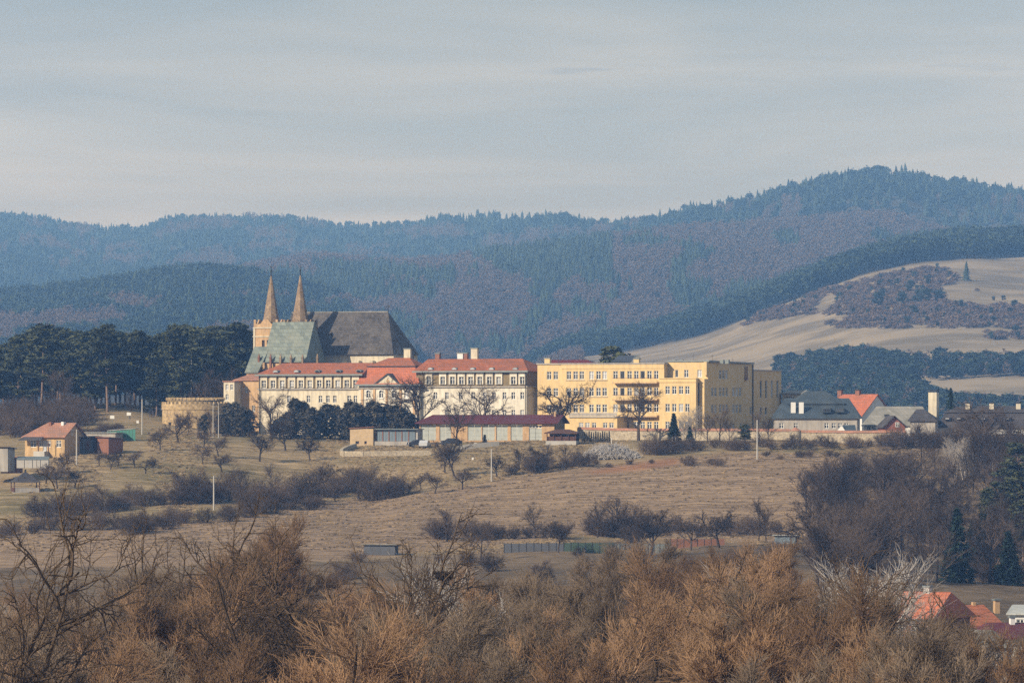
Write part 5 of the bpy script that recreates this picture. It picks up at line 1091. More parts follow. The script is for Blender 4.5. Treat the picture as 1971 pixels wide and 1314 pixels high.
# ---------- walls
def walls():
    def run(name, label, pts, h, m, cap, t=0.5, capm='old_tile', hf=None):
        """pts: (px, Y, top py)"""
        rt = tag(empty(name, (0,0,0)), label, 'wall')
        W = [(pc(a)*b, b, (HY-c)/F*b) for a,b,c in pts]; mb, cb = MB(), MB()
        for (x0,y0,z0),(x1,y1,z1) in zip(W[:-1], W[1:]):
            d = math.hypot(x1-x0,y1-y0); nx, ny = -(y1-y0)/d*t/2, (x1-x0)/d*t/2
            mb.prism([(x0-nx,y0-ny,z0-h),(x1-nx,y1-ny,z1-h),(x1-nx,y1-ny,z1),(x0-nx,y0-ny,z0)],(2*nx,2*ny,0),0)
            if cap: cb.prism([(x0-nx*1.6,y0-ny*1.6,z0+.003),(x1-nx*1.6,y1-ny*1.6,z1+.003),(x1,y1,z1+.5),(x0,y0,z0+.5)],(nx*.01,ny*.01,0),0); cb.prism([(x0+nx*1.6,y0+ny*1.6,z0+.003),(x1+nx*1.6,y1+ny*1.6,z1+.003),(x1,y1,z1+.5),(x0,y0,z0+.5)],(nx*.01,ny*.01,0),0)
        mb.build('masonry', M[m], rt)
        if cap: cb.build('tile_coping', M[capm], rt)
    run('precinct_wall', 'long precinct wall with red tile coping in front of the yellow school', [(1112,1172,826),(1188,1168,828.5),(1270,1164,829),(1345,1160,829),(1420,1157,829),(1521,1154,830)], 6, 'stone_wall', True)
    run('precinct_wall', 'precinct wall with tile coping running right from the round corner tower', [(1542,1155,832),(1640,1152,833),(1744,1150,832.5)], 6, 'stone_wall', True)
    run('garden_wall', 'pale low stone retaining wall curving round the garage terrace', [(684,1143,853),(668,1133,858),(658,1126,863),(657,1122,867),(664,1119,868),(700,1118,868),(760,1118,867),(830,1118,866)], 1.05, 'stone_wall', False, 0.6)
    run('garden_wall', 'short pale wall lying in the grass right of the stone terrace wall', [(880,1123,858),(915,1124,853),(960,1126,849)], .9, 'concrete', False, 0.4)
    # round corner tower of the wall
    def drum(name, label, px, Y, w_px, pt, pb, m, merlon=False, n=28, capm=None):
        r = w_px/2/F*Y; x = pc(px)*Y; z1 = (HY-pt)/F*Y; z0 = (HY-pb)/F*Y-2; rt = tag(empty(name, (x, Y+r*.55, z0)), label, 'tower' if not merlon else 'bastion'); h = z1-z0
        a, b = MB(), MB(); ring = [(r*math.cos(2*math.pi*j/n), r*math.sin(2*math.pi*j/n)*.8) for j in range(n)]
        a.prism([(q[0],q[1],0) for q in ring],(0,0,h),2).build('drum_wall', M[m], rt)
        if capm:
            for j in range(n): b.face([(ring[j][0]*1.08,ring[j][1]*1.08,h),(ring[(j+1)%n][0]*1.08,ring[(j+1)%n][1]*1.08,h),(0,0,h+.8)])
            b.build('roof', M[capm], rt)
        return rt, r, h, ring
    drum('corner_tower', 'squat round corner tower in the precinct wall', 1531.5, 1150, 22, 829, 850, 'stone_wall', capm='old_tile')
    rt, r, h, ring = drum('bastion', 'round weathered stone bastion with crenellated parapet left of the church', 374, 1218, 128, 780, 822, 'bastion', True, 40)
    a = MB(); b = MB()
    for j in range(40):
        p, q = ring[j], ring[(j+1)%40]; a.prism([(p[0]*1.02,p[1]*1.02,h-.9),(q[0]*1.02,q[1]*1.02,h-.9),(q[0]*.95,q[1]*.95,h-.9),(p[0]*.95,p[1]*.95,h-.9)],(0,0,1.2),2)
        m_ = ((p[0]+q[0])/2, (p[1]+q[1])/2)
        MB().prism([(p[0]*1.015,p[1]*1.015,h+.303),((p[0]+q[0])/2*1.015,(p[1]+q[1])/2*1.015,h+.303),((p[0]+q[0])/2*.96,(p[1]+q[1])/2*.96,h+.303),(p[0]*.96,p[1]*.96,h+.303)],(0,0,.45),2).build('merlon', M['bastion'], rt)
    a.build('parapet', M['bastion'], rt)
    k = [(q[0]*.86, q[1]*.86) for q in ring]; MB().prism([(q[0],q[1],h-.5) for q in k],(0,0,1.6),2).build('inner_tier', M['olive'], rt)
    for j in range(0,40): p = k[j]; MB().box(p[0]-.22,p[0]+.22,p[1]-.2,p[1]+.2,h+1.103,h+1.7).build('merlon', M['bastion'], rt)
    x = -r*.72; MB().box(x-.35,x+.35,-r*.8*.72,-r*.8*.55,h-4.3,h-3.6).build('opening_shade', M['dark_metal'], rt)  # solid dark block; the shade inside a wall hole is put in as colour
walls()
# ------------------------------------------------------------------ left hamlet, sheds, small things
def tilt_house():
    fr = Fr(124.4, 1095, 24); X, Z = fr.X, fr.Z; rt = fr.root('farmhouse', 'small yellow farmhouse with weathered tile roof and dark porch roof', 'house')
    x0 = X(48); zb = -14; ze = Z(90, 840); yr = fr.g(143.8, 815, 0)[0]; zr = fr.g(143.8, 815, 0)[1]; D = 2*yr; hs = []
    for px, w_ in ((64,1.3),(113,1.1)): x, z = fr.f(px, 853); hs.append((x-w_/2,x+w_/2,z-.75,z+.6))
    for px, w_, q in ((79,.8,0),(94,.8,0)): x, z = fr.f(px, 853); hs.append((x-w_/2,x+w_/2,z-.7,z+.6))
    x, z = fr.f(86.5, 856); hs.append((x-.45,x+.45,z-1.2,z+.9))
    m = MB(); holed(m, x0, 0, zb, ze, hs, lambda a,z,d: (a,d,z), .3); m.box(x0,x0+.3,.01,D,zb,ze).build('wall', M['farm'], rt)
    for k, h in enumerate(hs): window(rt, (h[0]+h[1])/2, .15, (h[2]+h[3])/2, h[1]-h[0], h[3]-h[2], 'cross' if k < 4 else 'plain', name='window')
    gh, z1 = fr.g(139, 832, 0); MB().prism([(0,.01,zb),(0,D,zb),(0,D,ze),(0,yr,zr-.15),(0,.01,ze)],(-.3,0,0),0).build('gable_wall', M['ochre'], rt)
    window(rt, .01, gh, z1, .9, 1.2, 'cross', side=R(90))
    xl = x0+2.8; MB().prism([(x0-.5,-.6,ze-.2),(.4,-.6,ze-.2),(.4,yr,zr),(xl,yr,zr)],(0,0,.16),2).prism([(x0-.5,D+.5,ze-.2),(xl,yr+.003,zr),(.4,yr+.003,zr),(.4,D+.5,ze-.2)],(0,0,.16),2).face([(x0-.5,-.6,ze-.04),(xl,yr,zr+.16),(x0-.5,D+.5,ze-.04)]).build('roof', M['old_tile'], rt)
    a, b = x0-.4, X(88); MB().prism([(a,-1.9,ze-.75),(b,-1.9,ze-.75),(b-.2,-.62,ze-.15),(a+.5,-.62,ze-.15)],(0,0,.12),2).build('porch_roof', M['dark_roof'], rt)
    MB().box(X(73),X(94),-1.8,-.01,zb,Z(80,868)).build('porch_step', M['concrete'], rt); 
    for px in (74,93): x = X(px,-1.6); MB().box(x-.07,x+.07,-1.65,-1.5,Z(80,868),ze-.7).build('porch_post', M['wood'], rt)
    chimney(rt, fr, 98, 812, 818, yr-.6, .55, 'brick', None); chimney(rt, fr, 122, 811.5, 817, yr-.5, .55, 'white_wall', None)
tilt_house()
def box_shed(name, label, cat, px0, px1, Y, th, pt, pb, D, wall, roof, side=None, over=.35, tilt=0.3, doors=None):
    fr = Fr(px1, Y, th); rt = fr.root(name, label, cat); x0 = fr.X(px0); z1 = fr.Z(px1, pt); z0 = fr.Z(px1, pb)-1.5
    MB().box(x0,0,0,D,z0,z1).build('wall', M[wall], rt)
    MB().prism([(x0-over,-over,z1+.01+tilt),(over,-over,z1+.01+tilt),(over,D+over,z1+.01),(x0-over,D+over,z1+.01)],(0,0,.14),2).build('roof', M[roof], rt)
    MB().box(x0+.05,-.05,.02,D-.02,z1+.0,z1+tilt*.6).build('fascia', M[wall], rt)
    if doors:
        for a, b in doors: MB().box(x0*(1-a),x0*(1-b),-.06,-.003,z0+1.5,z1-.25).build('door', M['wood'], rt)
    return rt
box_shed('shed', 'grey plank shed with dark roof just right of the farmhouse', 'shed', 149, 172, 1100, 18, 845, 866, 4, 'grey_panel', 'dark_roof', doors=((.72,.98),))
box_shed('shed', 'open dark shed between the grey plank shed and the brick shed', 'shed', 173, 187, 1102, 18, 843, 864, 4, 'wood', 'dark_roof')
box_shed('shed', 'low brick shed with flat roof left of the red earth patch', 'shed', 187, 209, 1100, 30, 845, 863, 5, 'brick', 'rust')
box_shed('long_shed', 'long low shed with whitish roof behind the plank sheds', 'shed', 160, 222, 1135, 14, 834, 845, 5, 'grey_render', 'light_roof', tilt=.1)
box_shed('outbuilding', 'grey outbuilding cut by the left edge of the photo', 'shed', -30, 15, 1060, 10, 864, 892, 5, 'grey_render', 'dark_roof')
box_shed('outbuilding', 'low lean-to with pinkish red roof left of the farmhouse garden', 'shed', 2, 33, 1065, 10, 880, 895, 4, 'brick', 'old_tile', tilt=-.4)
def net():
    fr = Fr(261, 1140, 12); rt = fr.root('sheeted_fence', 'long teal green sheeted fence behind the sheds', 'fence'); x0 = fr.X(206); n = 9
    for k in range(n):
        a = x0+(-x0)*k/n*-1 if 0 else x0*(1-k/n); b = x0*(1-(k+1)/n); pa = 206+55*k/n; zt = fr.Z(pa, 830.5-5*k/n); zb = fr.Z(pa, 844)
        MB().box(a+.04,b-.04,-.03,.03,zb-.6,zt).build('sheet', M['green_net'], rt); MB().box(a-.03,a+.03,.035,.12,zb-1,zt+.1).build('post', M['gutter'], rt)
    MB().prism([(x0,.1,fr.Z(206,829)),(0,.1,fr.Z(261,824.5)),(0,3,fr.Z(261,824.5,3)),(x0,3,fr.Z(206,828,3))],(0,0,.1),2).build('cover', M['light_roof'], rt)
net()
def gazebo(px, Y, pe, pt, pb, w_px, label):
    r = w_px/2/F*Y; x = pc(px)*Y; g = NEAR.at(px, Y); zt = (HY-pt)/F*Y; ze = (HY-pe)/F*Y; rt = tag(empty('gazebo', (x,Y+r,g), R(12)), label, 'gazebo'); ze -= g; zt -= g; zb = -1.0
    m = MB(); c = [(-r,-r),(r,-r),(r,r),(-r,r)]
    for k in range(4): m.face([(*c[k],ze),(*c[(k+1)%4],ze),(0,0,zt)])
    m.face([(*q,ze) for q in c[::-1]]); rf = m.build('roof', M['dark_roof'], rt); MB().box(-.15,.15,-.15,.15,zt-.2,zt+.35).build('finial', M['dark_metal'], rf)
    for q in c: MB().box(q[0]*.86-.08,q[0]*.86+.08,q[1]*.86-.08,q[1]*.86+.08,zb,ze-.01).build('post', M['wood'], rt)
    for k in range(4):
        a, b = c[k], c[(k+1)%4]; h = .9; m = MB(); k_ = .86
        if k % 2 == 0: m.box(-r*k_+.1,r*k_-.1,a[1]*k_-.04,a[1]*k_+.04,.1,h)
        else: m.box(a[0]*k_-.04,a[0]*k_+.04,-r*k_+.1,r*k_-.1,.1,h)
        m.build('railing', M['wood' if k else 'grey_render'], rt)
    MB().box(-r*.95,r*.95,-r*.95,r*.95,zb,.08).build('floor_slab', M['concrete'], rt)
gazebo(46.5, NEAR.hit(46.5, 948), 928, 907, 951, 57, 'dark wooden gazebo with pointed roof low on the left slope')
def frames():
    Y = 1060; x0 = pc(32)*Y; rt = tag(empty('cold_frame', (x0, Y, NEAR.at(60, Y))), 'row of weathered grey cold frames below the farmhouse', 'garden frame'); g = (HY-888)/F*Y - NEAR.at(60, Y)
    for k in range(4): a = k*1.5; MB().prism([(a,0,g-1.2),(a+1.4,0,g-1.2),(a+1.4,0,g+.3),(a,0,g+.3)],(0,2.6,.0),1).build('frame_box', M['concrete'], rt); MB().prism([(a-.05,-.05,g+.31),(a+1.45,-.05,g+.31),(a+1.45,2.7,g+.9),(a-.05,2.7,g+.9)],(0,0,.06),2).build('glass_lid', M['gutter'], rt)
frames()

# utility poles -----------------------------------------------------
def pole(px, pt, pb, label, Y=None, kind='single', w_=.16, arm=True, m='concrete'):
    Y = Y or NEAR.hit(px, pb, 700); x = pc(px)*Y; g = NEAR.at(px, Y); h = (HY-pt)/F*Y - g; rt = tag(empty('utility_pole', (x,Y,g), R(RN.uniform(-25,25))), label, 'utility pole', 'utility poles on the slope')
    offs = (0,) if kind == 'single' else (-.55, .55)
    for o in offs: MB().tube([(o,0,-1),(o,0,h)],[w_,w_*.7],8).build('shaft', M[m], rt)
    if arm:
        MB().box(-.95,.95,-.05,.05,h-.5,h-.4).build('crossarm', M['dark_metal'], rt)
        for o in (-.85, 0, .85): MB().tube([(o,0,h-.399),(o,0,h-.1)],[.06,.04],6).build('insulator', M['dark_metal'], rt)
    if kind == 'double':
        for k in range(6): z = h*.35+k*h*.1; MB().box(-.5,.5,-.04,.04,z,z+.07).build('brace', M['dark_metal'], rt)
pole(1457.5, 808, 884, 'pale concrete pole in front of the shaded side of the yellow school', arm=True)
pole(1911.5, 847, 917, 'pale concrete pole among the trees near the right frame edge')
pole(946, 864, 927, 'pale concrete pole at the top edge of the ploughed field')
pole(411.5, 915, 981, 'pale concrete pole between the dark hedges below the orchard')
pole(147.5, 826, 894, 'concrete pole just right of the yellow farmhouse')
pole(273.5, 768, 836, 'tall pale pole left of the round bastion', arm=False)
pole(415.5, 775, 843, 'double latticed pole in front of the junipers right of the bastion', kind='double', w_=.1)
pole(368.5, 690, 762, 'thin grey pole standing before the pine wood', Y=1262, arm=False, w_=.1)
for px, pt, pb, lb in ((1294,841,852,'left white goal post behind the brushwood heap'),(1300,841,853,'right white goal post behind the brushwood heap'),(1177,842,850,'thin white post on the green behind the brushwood heap')):
    Y = 1135; g = NEAR.at(px, Y); h = (HY-pt)/F*Y-g; tag(MB().tube([(0,0,-.3),(0,0,h)],[.06,.06],6).build('post', M['white']), lb, 'post'); bpy.context.scene.collection.objects[-1].location = (pc(px)*Y, Y, g)

# cars, bin, signs ---------------------------------------------------
def car(px, Y, rz, paint, label):
    m_ = mat('car_paint', paint, 0.3, tuple(c*.9 for c in paint), 1.0, .5, spec=.6); x = pc(px)*Y; rt = tag(empty('parked_car', (x,Y,NEAR.at(px,Y)+.05), rz), label, 'car', 'cars parked by the garages')
    prof = [(-2.1,.35),(2.1,.35),(2.15,.75),(1.95,.95),(1.1,1.02),(.45,1.45),(-1.1,1.48),(-1.75,1.05),(-2.12,.95)]
    MB().prism([(a,-.85,b) for a,b in prof],(0,1.7,0),1).build('body', m_, rt)
    MB().prism([(a,-.862,b) for a,b in [(.95,1.03),(.40,1.38),(-1.0,1.41),(-1.5,1.06)]],(0,1.724,0),1).build('side_windows', M['glass'], rt)
    MB().prism([(1.13,-.7,1.05),(1.13,.7,1.05),(.52,.7,1.45),(.52,-.7,1.45)],(.02,0,.02),0).build('windscreen', M['glass'], rt)
    for a in (-1.3,1.3):
        for b in (-.88,.72): wh = MB().tube([(a,b,.33),(a,b+.16,.33)],[.33,.33],14).build('wheel', M['dark_metal'], rt); MB().tube([(a,b-.012,.33),(a,b+.172,.33)],[.18,.18],10).build('rim', M['gutter'], wh)
    for b in (-.6,.6): MB().box(2.12,2.17,b-.2,b+.2,.6,.75).build('headlight', M['white'], rt)
car(804, 1142, R(200), (.03,.03,.04), 'dark car parked at the right end of the low garage block')
car(818, 1138, R(80), (.45,.46,.48), 'pale silver car parked in front of the leftmost depot door')
car(868, 1141, R(190), (.04,.045,.06), 'dark low car parked before the depot doors')
for px, pt, pb, lb, m_ in ((794.5,840,850,'tan bin beside the dark parked car','tan'),(915,852,857,'small white box on the pale wall below the depot','white'),(910,880,884,'small white crate lying in the meadow below the depot','white'),(265,809,814,'white board standing by the road left of the bastion','white')):
    Y = NEAR.hit(px, pb, 800); h = (pb-pt)/F*Y; o = MB().box(-h*.45,h*.45,-.3,.3,-.2,h*.85).box(-h*.5,h*.5,-.35,.35,h*.851,h).build('box', M[m_]); o.location = (pc(px)*Y, Y, NEAR.at(px,Y)); tag(o, lb, 'box')
for px, pt, pb, lb in ((216,799,815,'small white signboard in the dry grass above the farmhouse'),(248,793,812,'second small white signboard left of the lone pruned tree')):
    Y = NEAR.hit(px, pb, 800); h = (HY-pt)/F*Y-NEAR.at(px,Y); rt = tag(empty('signpost', (pc(px)*Y,Y,NEAR.at(px,Y))), lb, 'sign'); MB().tube([(0,0,-.3),(0,0,h)],[.05,.05],6).build('post', M['gutter'], rt); MB().box(-.45,.45,-.1,-.052,h-.7,h-.05).build('board', M['white'], rt)

def person(px, Y, shirt, trousers, label, rz):
    x = pc(px)*Y; g = NEAR.at(px, Y); rt = tag(empty('person', (x,Y,g), rz), label, 'person')
    V = [(0,0,.95),(0,0,1.2),(0,0,1.42),(0,.01,1.52),(0,0,1.62),(0,0,1.74),(.1,0,.9),(.13,-.08,.5),(.13,.03,.07),(.13,-.1,.03),(-.1,0,.9),(-.13,.1,.5),(-.13,.2,.07),(-.13,.08,.03),(.2,0,1.4),(.26,.05,1.12),(.25,-.06,.88),(-.2,0,1.4),(-.26,-.05,1.12),(-.25,-.15,.9)]
    E = [(0,1),(1,2),(2,3),(3,4),(4,5),(0,6),(6,7),(7,8),(8,9),(0,10),(10,11),(11,12),(12,13),(2,14),(14,15),(15,16),(2,17),(17,18),(18,19)]
    rr = [.15,.16,.15,.06,.1,.09,.1,.07,.05,.04,.1,.07,.05,.04,.08,.05,.04,.08,.05,.04]
    me = bpy.data.meshes.new('body'); me.from_pydata(V, E, []); o = link('body', me, rt); sk = o.modifiers.new('skin', 'SKIN')
    for i, r_ in enumerate(rr): me.skin_vertices[0].data[i].radius = (r_, r_)
    me.skin_vertices[0].data[0].use_root = True; o.modifiers.new('sub', 'SUBSURF').levels = 1
    me.materials.append(mat('clothing', shirt, .9, trousers, .9, .4))

try:
    person(289.5, 1243, (.05,.05,.07), (.03,.03,.04), 'person in dark clothes walking on the grass, left of the pair', R(200)); person(294.5, 1243, (.10,.08,.08), (.03,.03,.05), 'person in brownish clothes walking on the grass, right of the pair', R(190))
except Exception as ex_: print('person', ex_)

# fences in the valley ------------------------------------------------
def panel_fence(px0, px1, Y, pt, pb, n, m, label, name='panel_fence', postm='dark_metal', dy=0):
    rt = tag(empty(name, (pc(px0)*Y, Y, NEAR.at((px0+px1)/2, Y))), label, 'fence'); g = NEAR.at((px0+px1)/2, Y); L_ = (pc(px1)-pc(px0))*Y; zt = (HY-pt)/F*Y-g; zb = (HY-pb)/F*Y-g
    me = MB().box(.05,L_/n-.04,-.03,.03,zb-.6,zt).mesh('panel', M[m]); mp_ = MB().box(-.05,.05,-.06,.06,zb-.8,zt+.12).mesh('post', M[postm])
    for k in range(n): o = link('panel', me, rt); o.location = (L_*k/n, dy*k/n, RN.uniform(-.05,.05)); o = link('post', mp_, rt); o.location = (L_*k/n, dy*k/n-.0, 0)
panel_fence(970, 1085, 905, 1045, 1064, 8, 'grey_panel', 'grey sheet panel fence left of the green panels in the valley')
panel_fence(1085, 1182, 905, 1044, 1063, 7, 'green_panel', 'faded green panel fence in the valley below the field')
panel_fence(1290, 1395, 915, 1037, 1053, 8, 'rust', 'rusty red panel fence right of the green one')
panel_fence(1182, 1292, 905, 1046, 1058, 10, 'gutter', 'low thin wire fence between the green and the red fence')
box_shed('shed', 'pale teal shed standing right of the rusty red fence', 'shed', 1491, 1531, 915, 8, 1034, 1054, 3.5, 'door_blue', 'light_roof')
box_shed('shed', 'grey garden hut under the tree with the nest', 'shed', 700, 760, 900, 8, 1052, 1072, 3.5, 'grey_panel', 'asbestos')
def vill_house(name, label, px0, px1, Y, th, pE, pR, D, roof, wall, rx=None, gable=True, cat='house'):
    fr = Fr(px1, Y, th); x0 = fr.X(px0); ze = fr.Z((px0+px1)/2, pE); zr = fr.Z((px0+px1)/2, pR, D/2); g = NEAR.at(px1, Y)-1
    ws = [(x0*q, ze-1.3) for q in (.25,.5,.75)]
    return fr, hip_house(name, label, cat, fr, x0, 0, D, ze, zr, x0 if gable else x0+D/2, 0 if gable else -D/2, roof, wall, ws, zb=g, yr=D/2, gable=gable), ze, zr
fr, h, ze, zr = vill_house('house', 'orange-roofed house with brick gable in the lower right village', 1668, 1794, 620, 32, 1187, 1137, 9, 'orange_tile', 'brick')
chimney(h, fr, 1786, 1130, 1141, 4.5, .7, 'white_wall', 'gutter', .7)
fr, h, ze, zr = vill_house('house', 'red-roofed house behind the orange-roofed one in the lower right village', 1866, 1925, 650, -20, 1204, 1163, 9, 'red_tile', 'cream'); chimney(h, fr, 1918, 1155, 1170, 4, .6, 'ochre', 'gutter', .6); chimney(h, fr, 1874, 1158, 1168, 4.5, .4, 'ochre', None, .4)
fr, h, ze, zr = vill_house('house', 'maroon-roofed house at the lower right frame edge', 1925, 2010, 600, -15, 1226, 1197, 9, 'maroon', 'cream'); chimney(h, fr, 1948, 1188, 1202, 4, .5, 'white_wall', 'gutter', .5)
vill_house('house', 'house with bluish white roof near the lower right corner', 1945, 2020, 690, 8, 1180, 1163, 8, 'light_roof', 'white_wall')
vill_house('house', 'low house with pale grey sheet roof behind the twigs at lower right', 1826, 1938, 540, 8, 1242, 1211, 8, 'asbestos', 'grey_render', gable=False)
vill_house('house', 'pinkish house mostly hidden behind willow twigs in the lower middle', 985, 1045, 600, 12, 1190, 1158, 8, 'old_tile', 'cream')
vill_house('house', 'red-roofed house hidden behind willow twigs left of the middle', 610, 665, 590, 12, 1200, 1178, 8, 'red_tile', 'cream')
vill_house('shed', 'long low shed with white roof behind the left willows', 345, 400, 760, 5, 1142, 1132, 6, 'light_roof', 'white_wall', cat='shed')
vill_house('house', 'whitish house glimpsed behind the willows right of the middle', 1490, 1525, 600, 12, 1190, 1165, 8, 'light_roof', 'white_wall')

# ------------------------------------------------------------------ planting
def G(px, Y, dz=0.0): return (pc(px)*Y, Y, NEAR.at(px, Y)+dz)
def plant(K_, px, pb, pt, label, group=None, Y=None, wid=1.0, **kw):
    Y = Y or NEAR.hit(px, pb, 700); g = NEAR.at(px, Y); h = (HY-pt)/F*Y - g
    return K_.put((pc(px)*Y, Y, g), max(h, 0.8), label, group, wid, **kw)

# pine wood at the left
REG = lambda px: 'above the farmhouse' if px < 160 else 'above the grassy clearing' if px < 300 else 'behind the bastion' if px < 430 else 'beside the church tower'
gP = 'tall pines of the wood left of the church'; tops = [(-60,690),(0,668),(40,640),(75,622),(110,626),(140,634),(175,632),(205,622),(230,642),(290,625),(350,622),(400,628),(440,620),(475,632),(500,650)]
T_ = np.array(tops)
for i in range(92):
    px = -70 + (i*37.7) % 575; dep = RN.random(); Y = 1262 + 95*dep if px < 470 else 1290+60*dep
    if px > 425 and Y < 1312: Y = 1312+30*dep
    pt = np.interp(px, T_[:,0], T_[:,1]) + RN.uniform(0, 26)*(1 if i % 3 else .2); g = NEAR.at(px, Y)
    pine.put(G(px, Y), (HY-pt)/F*Y-g, 'tall dark pine in the dense wood, ' + REG(px), gP + ', ' + REG(px), RN.uniform(.9,1.15)/1.0)
for px, pt, lb in ((207,621,'pine whose pointed top rises above the middle of the pine wood'),(447,619,'flat-topped pine rising highest beside the church tower'),(80,621,'broad pine forming the first high dome at the left of the pine wood'),(300,700,'lower green pine with branches nearly to the ground left of the bastion'),(345,690,'lower bright green pine just behind the round bastion')):
    Yq = 1310 if px > 400 else 1255; pine.put(G(px, Yq), (HY-pt)/F*Yq-NEAR.at(px,Yq), lb, None, 1.1)
# shrub thicket under the pines at left
for i in range(24):
    px = -20+RN.random()*185; Y = 1175+RN.random()*70; pt = 752+RN.random()*22+ (820-752)*(px > 150)*.3
    shrub.put(G(px,Y), RN.uniform(4.5,7.0), 'leafless brown shrub in the thicket below the left end of the pine wood', 'brown thicket below the pine wood', 1.25)
for i in range(14):
    px = 165+RN.random()*70; Y = 1160+RN.random()*25; shrub.put(G(px,Y), RN.uniform(1.2,2.2), 'low brown bush in the dry grass above the farmhouse', 'low bushes above the farmhouse', 1.3)
plant(updk, 250, 806, 745, 'small dense leafless tree on the grass before the pine wood', wid=1.3)
plant(updk, 120, 765, 705, 'brownish leafless tree at the front of the pine wood', wid=1.5, Y=1250); plant(updk, 395, 0, 705, 'brown leafless tree behind the bastion wall', Y=1245, wid=1.5); plant(updk, 436, 0, 700, 'brown leafless tree left of the church foot', Y=1250, wid=1.3)
# junipers
gJ = 'dark evergreens in front of the seminary'
for i, (px, pt) in enumerate([(424,795),(440,776),(452,772),(466,780),(480,786),(556,790),(570,762),(585,770),(600,782),(614,786),(630,774),(645,778),(660,784),(674,768),(688,774),(702,780),(716,768),(730,782),(745,778),(760,776),(774,784),(788,790),(545,798),(532,806)]):
    Y = 1176+RN.uniform(-6,8); juniper.put(G(px, Y), (HY-pt)/F*Y-NEAR.at(px,Y), 'dark bushy evergreen in the row in front of the seminary', gJ, 1.45)
for i, (px, pt) in enumerate([(345,792),(362,800),(385,792),(405,786),(420,800)]):
    plant(updk, px, 0, pt, 'bare shrubby tree in front of the round bastion', 'bare trees before the bastion', Y=1170+RN.random()*15, wid=1.4)
for px, pt in ((392,795),(436,800)): juniper.put(G(px, 1165), (HY-pt)/F*1165-NEAR.at(px,1165), 'dark evergreen between the bare trees at the bastion', 'evergreens at the bastion', 1.3)
# big bare trees before the buildings
plant(broad, 523, 0, 738, 'gnarled bare tree with thick dark trunk at the left end of the seminary', Y=1160, wid=1.1, var=0, rz=1.0)
plant(broad, 808, 0, 700, 'large dark bare tree in front of the right side of the pavilion', Y=1178, wid=1.05, var=1)
plant(broad, 935, 0, 730, 'large bare tree in front of the right seminary wing', Y=1172, wid=1.15, var=2)
plant(broad, 878, 0, 758, 'bare tree with pale upper branches before the depot doors', Y=1140, wid=.95, var=0)
plant(broad, 1064, 0, 722, 'dense round bare tree between the seminary and the yellow school', Y=1172, wid=1.2, var=1, rz=2.0)
plant(broad, 1229, 0, 730, 'bare tree with thick trunk in front of the school balconies', Y=1160, wid=1.1, var=2, rz=.5)
plant(updk, 1384, 0, 768, 'upright bare tree before the shaded side of the yellow school', Y=1145, wid=1.5)
plant(updk, 1362, 0, 790, 'smaller bare tree left of the upright one before the school side', Y=1143, wid=1.5); plant(updk, 1404, 0, 800, 'low bare tree right of the upright one before the school side', Y=1143, wid=1.5)
plant(updk, 1462, 0, 778, 'bare tree behind the concrete pole at the school corner', Y=1146, wid=1.5); plant(updk, 1478, 0, 800, 'small bare tree at the school corner, right of the pole', Y=1146, wid=1.4)
plant(birch, 1336, 0, 775, 'pale thin birch at the corner of the yellow school', Y=1150, wid=1.0); plant(birch, 1318, 0, 790, 'small pale birch left of the school corner', Y=1150, wid=1.0)
plant(spruce, 1297, 0, 794, 'small pointed blue-green spruce before the yellow school', Y=1146, wid=1.25); plant(pine, 1435, 0, 815, 'small round dark pine in front of the precinct wall', Y=1144, wid=1.8, var=3); plant(spruce, 1328, 0, 820, 'smaller dark spruce right of the pointed one', Y=1146, wid=1.3)
plant(pine, 1187, 0, 664, 'dark leaning pine rising behind the solar panels', Y=1262, wid=1.2, var=1); plant(pine, 1170, 0, 684, 'low dark pine top behind the school roof', Y=1262, wid=1.3, var=3)
plant(thuja, 933, 0, 836, 'single dark conical shrub before the depot doors', Y=1143, wid=2.2)
for i in range(13): px = 1121+i*4.3; thuja.put(G(px,1150), (HY-829-(i%3)*1.5)/F*1150-NEAR.at(px,1150), 'slim dark thuja in the clipped row right of the shelter', 'thujas in a row by the shelter', 1.0)
# brushwood heap
def heap():
    rg = random.Random(5); segs = []
    for i in range(1500):
        t = rg.uniform(-1,1); a = rg.uniform(-1,1); x = t*6.3; y = a*2.2; h = 2.5*(1-t*t*.9)*(1-a*a*.6); z = h*rg.random()**.4
        dx, dy, dz = rg.gauss(0,.5)+t*.3, rg.gauss(0,.4), rg.uniform(-.9,.9); segs.append((x-dx,y-dy,max(z-dz,-.1),x+dx*.5,y+dy*.5,max(z+dz*.5,0),.045,.03))
    for i in range(70): t = rg.uniform(-1,1); segs.append((t*6.4,rg.uniform(-2,2),-.1,t*3.0+rg.gauss(0,.6),rg.gauss(0,.5),2.6*(1-abs(t)*.35),.05,.03))
    o = link('brushwood_heap', seg_mesh('brushwood_heap', segs, M['heap_twig'], 3)); o.location = G(1175, 1102, .0); o.scale = (.92,1,1.15); tag(o, 'heap of bleached pale branches on the field edge before the school', 'brushwood')
heap()
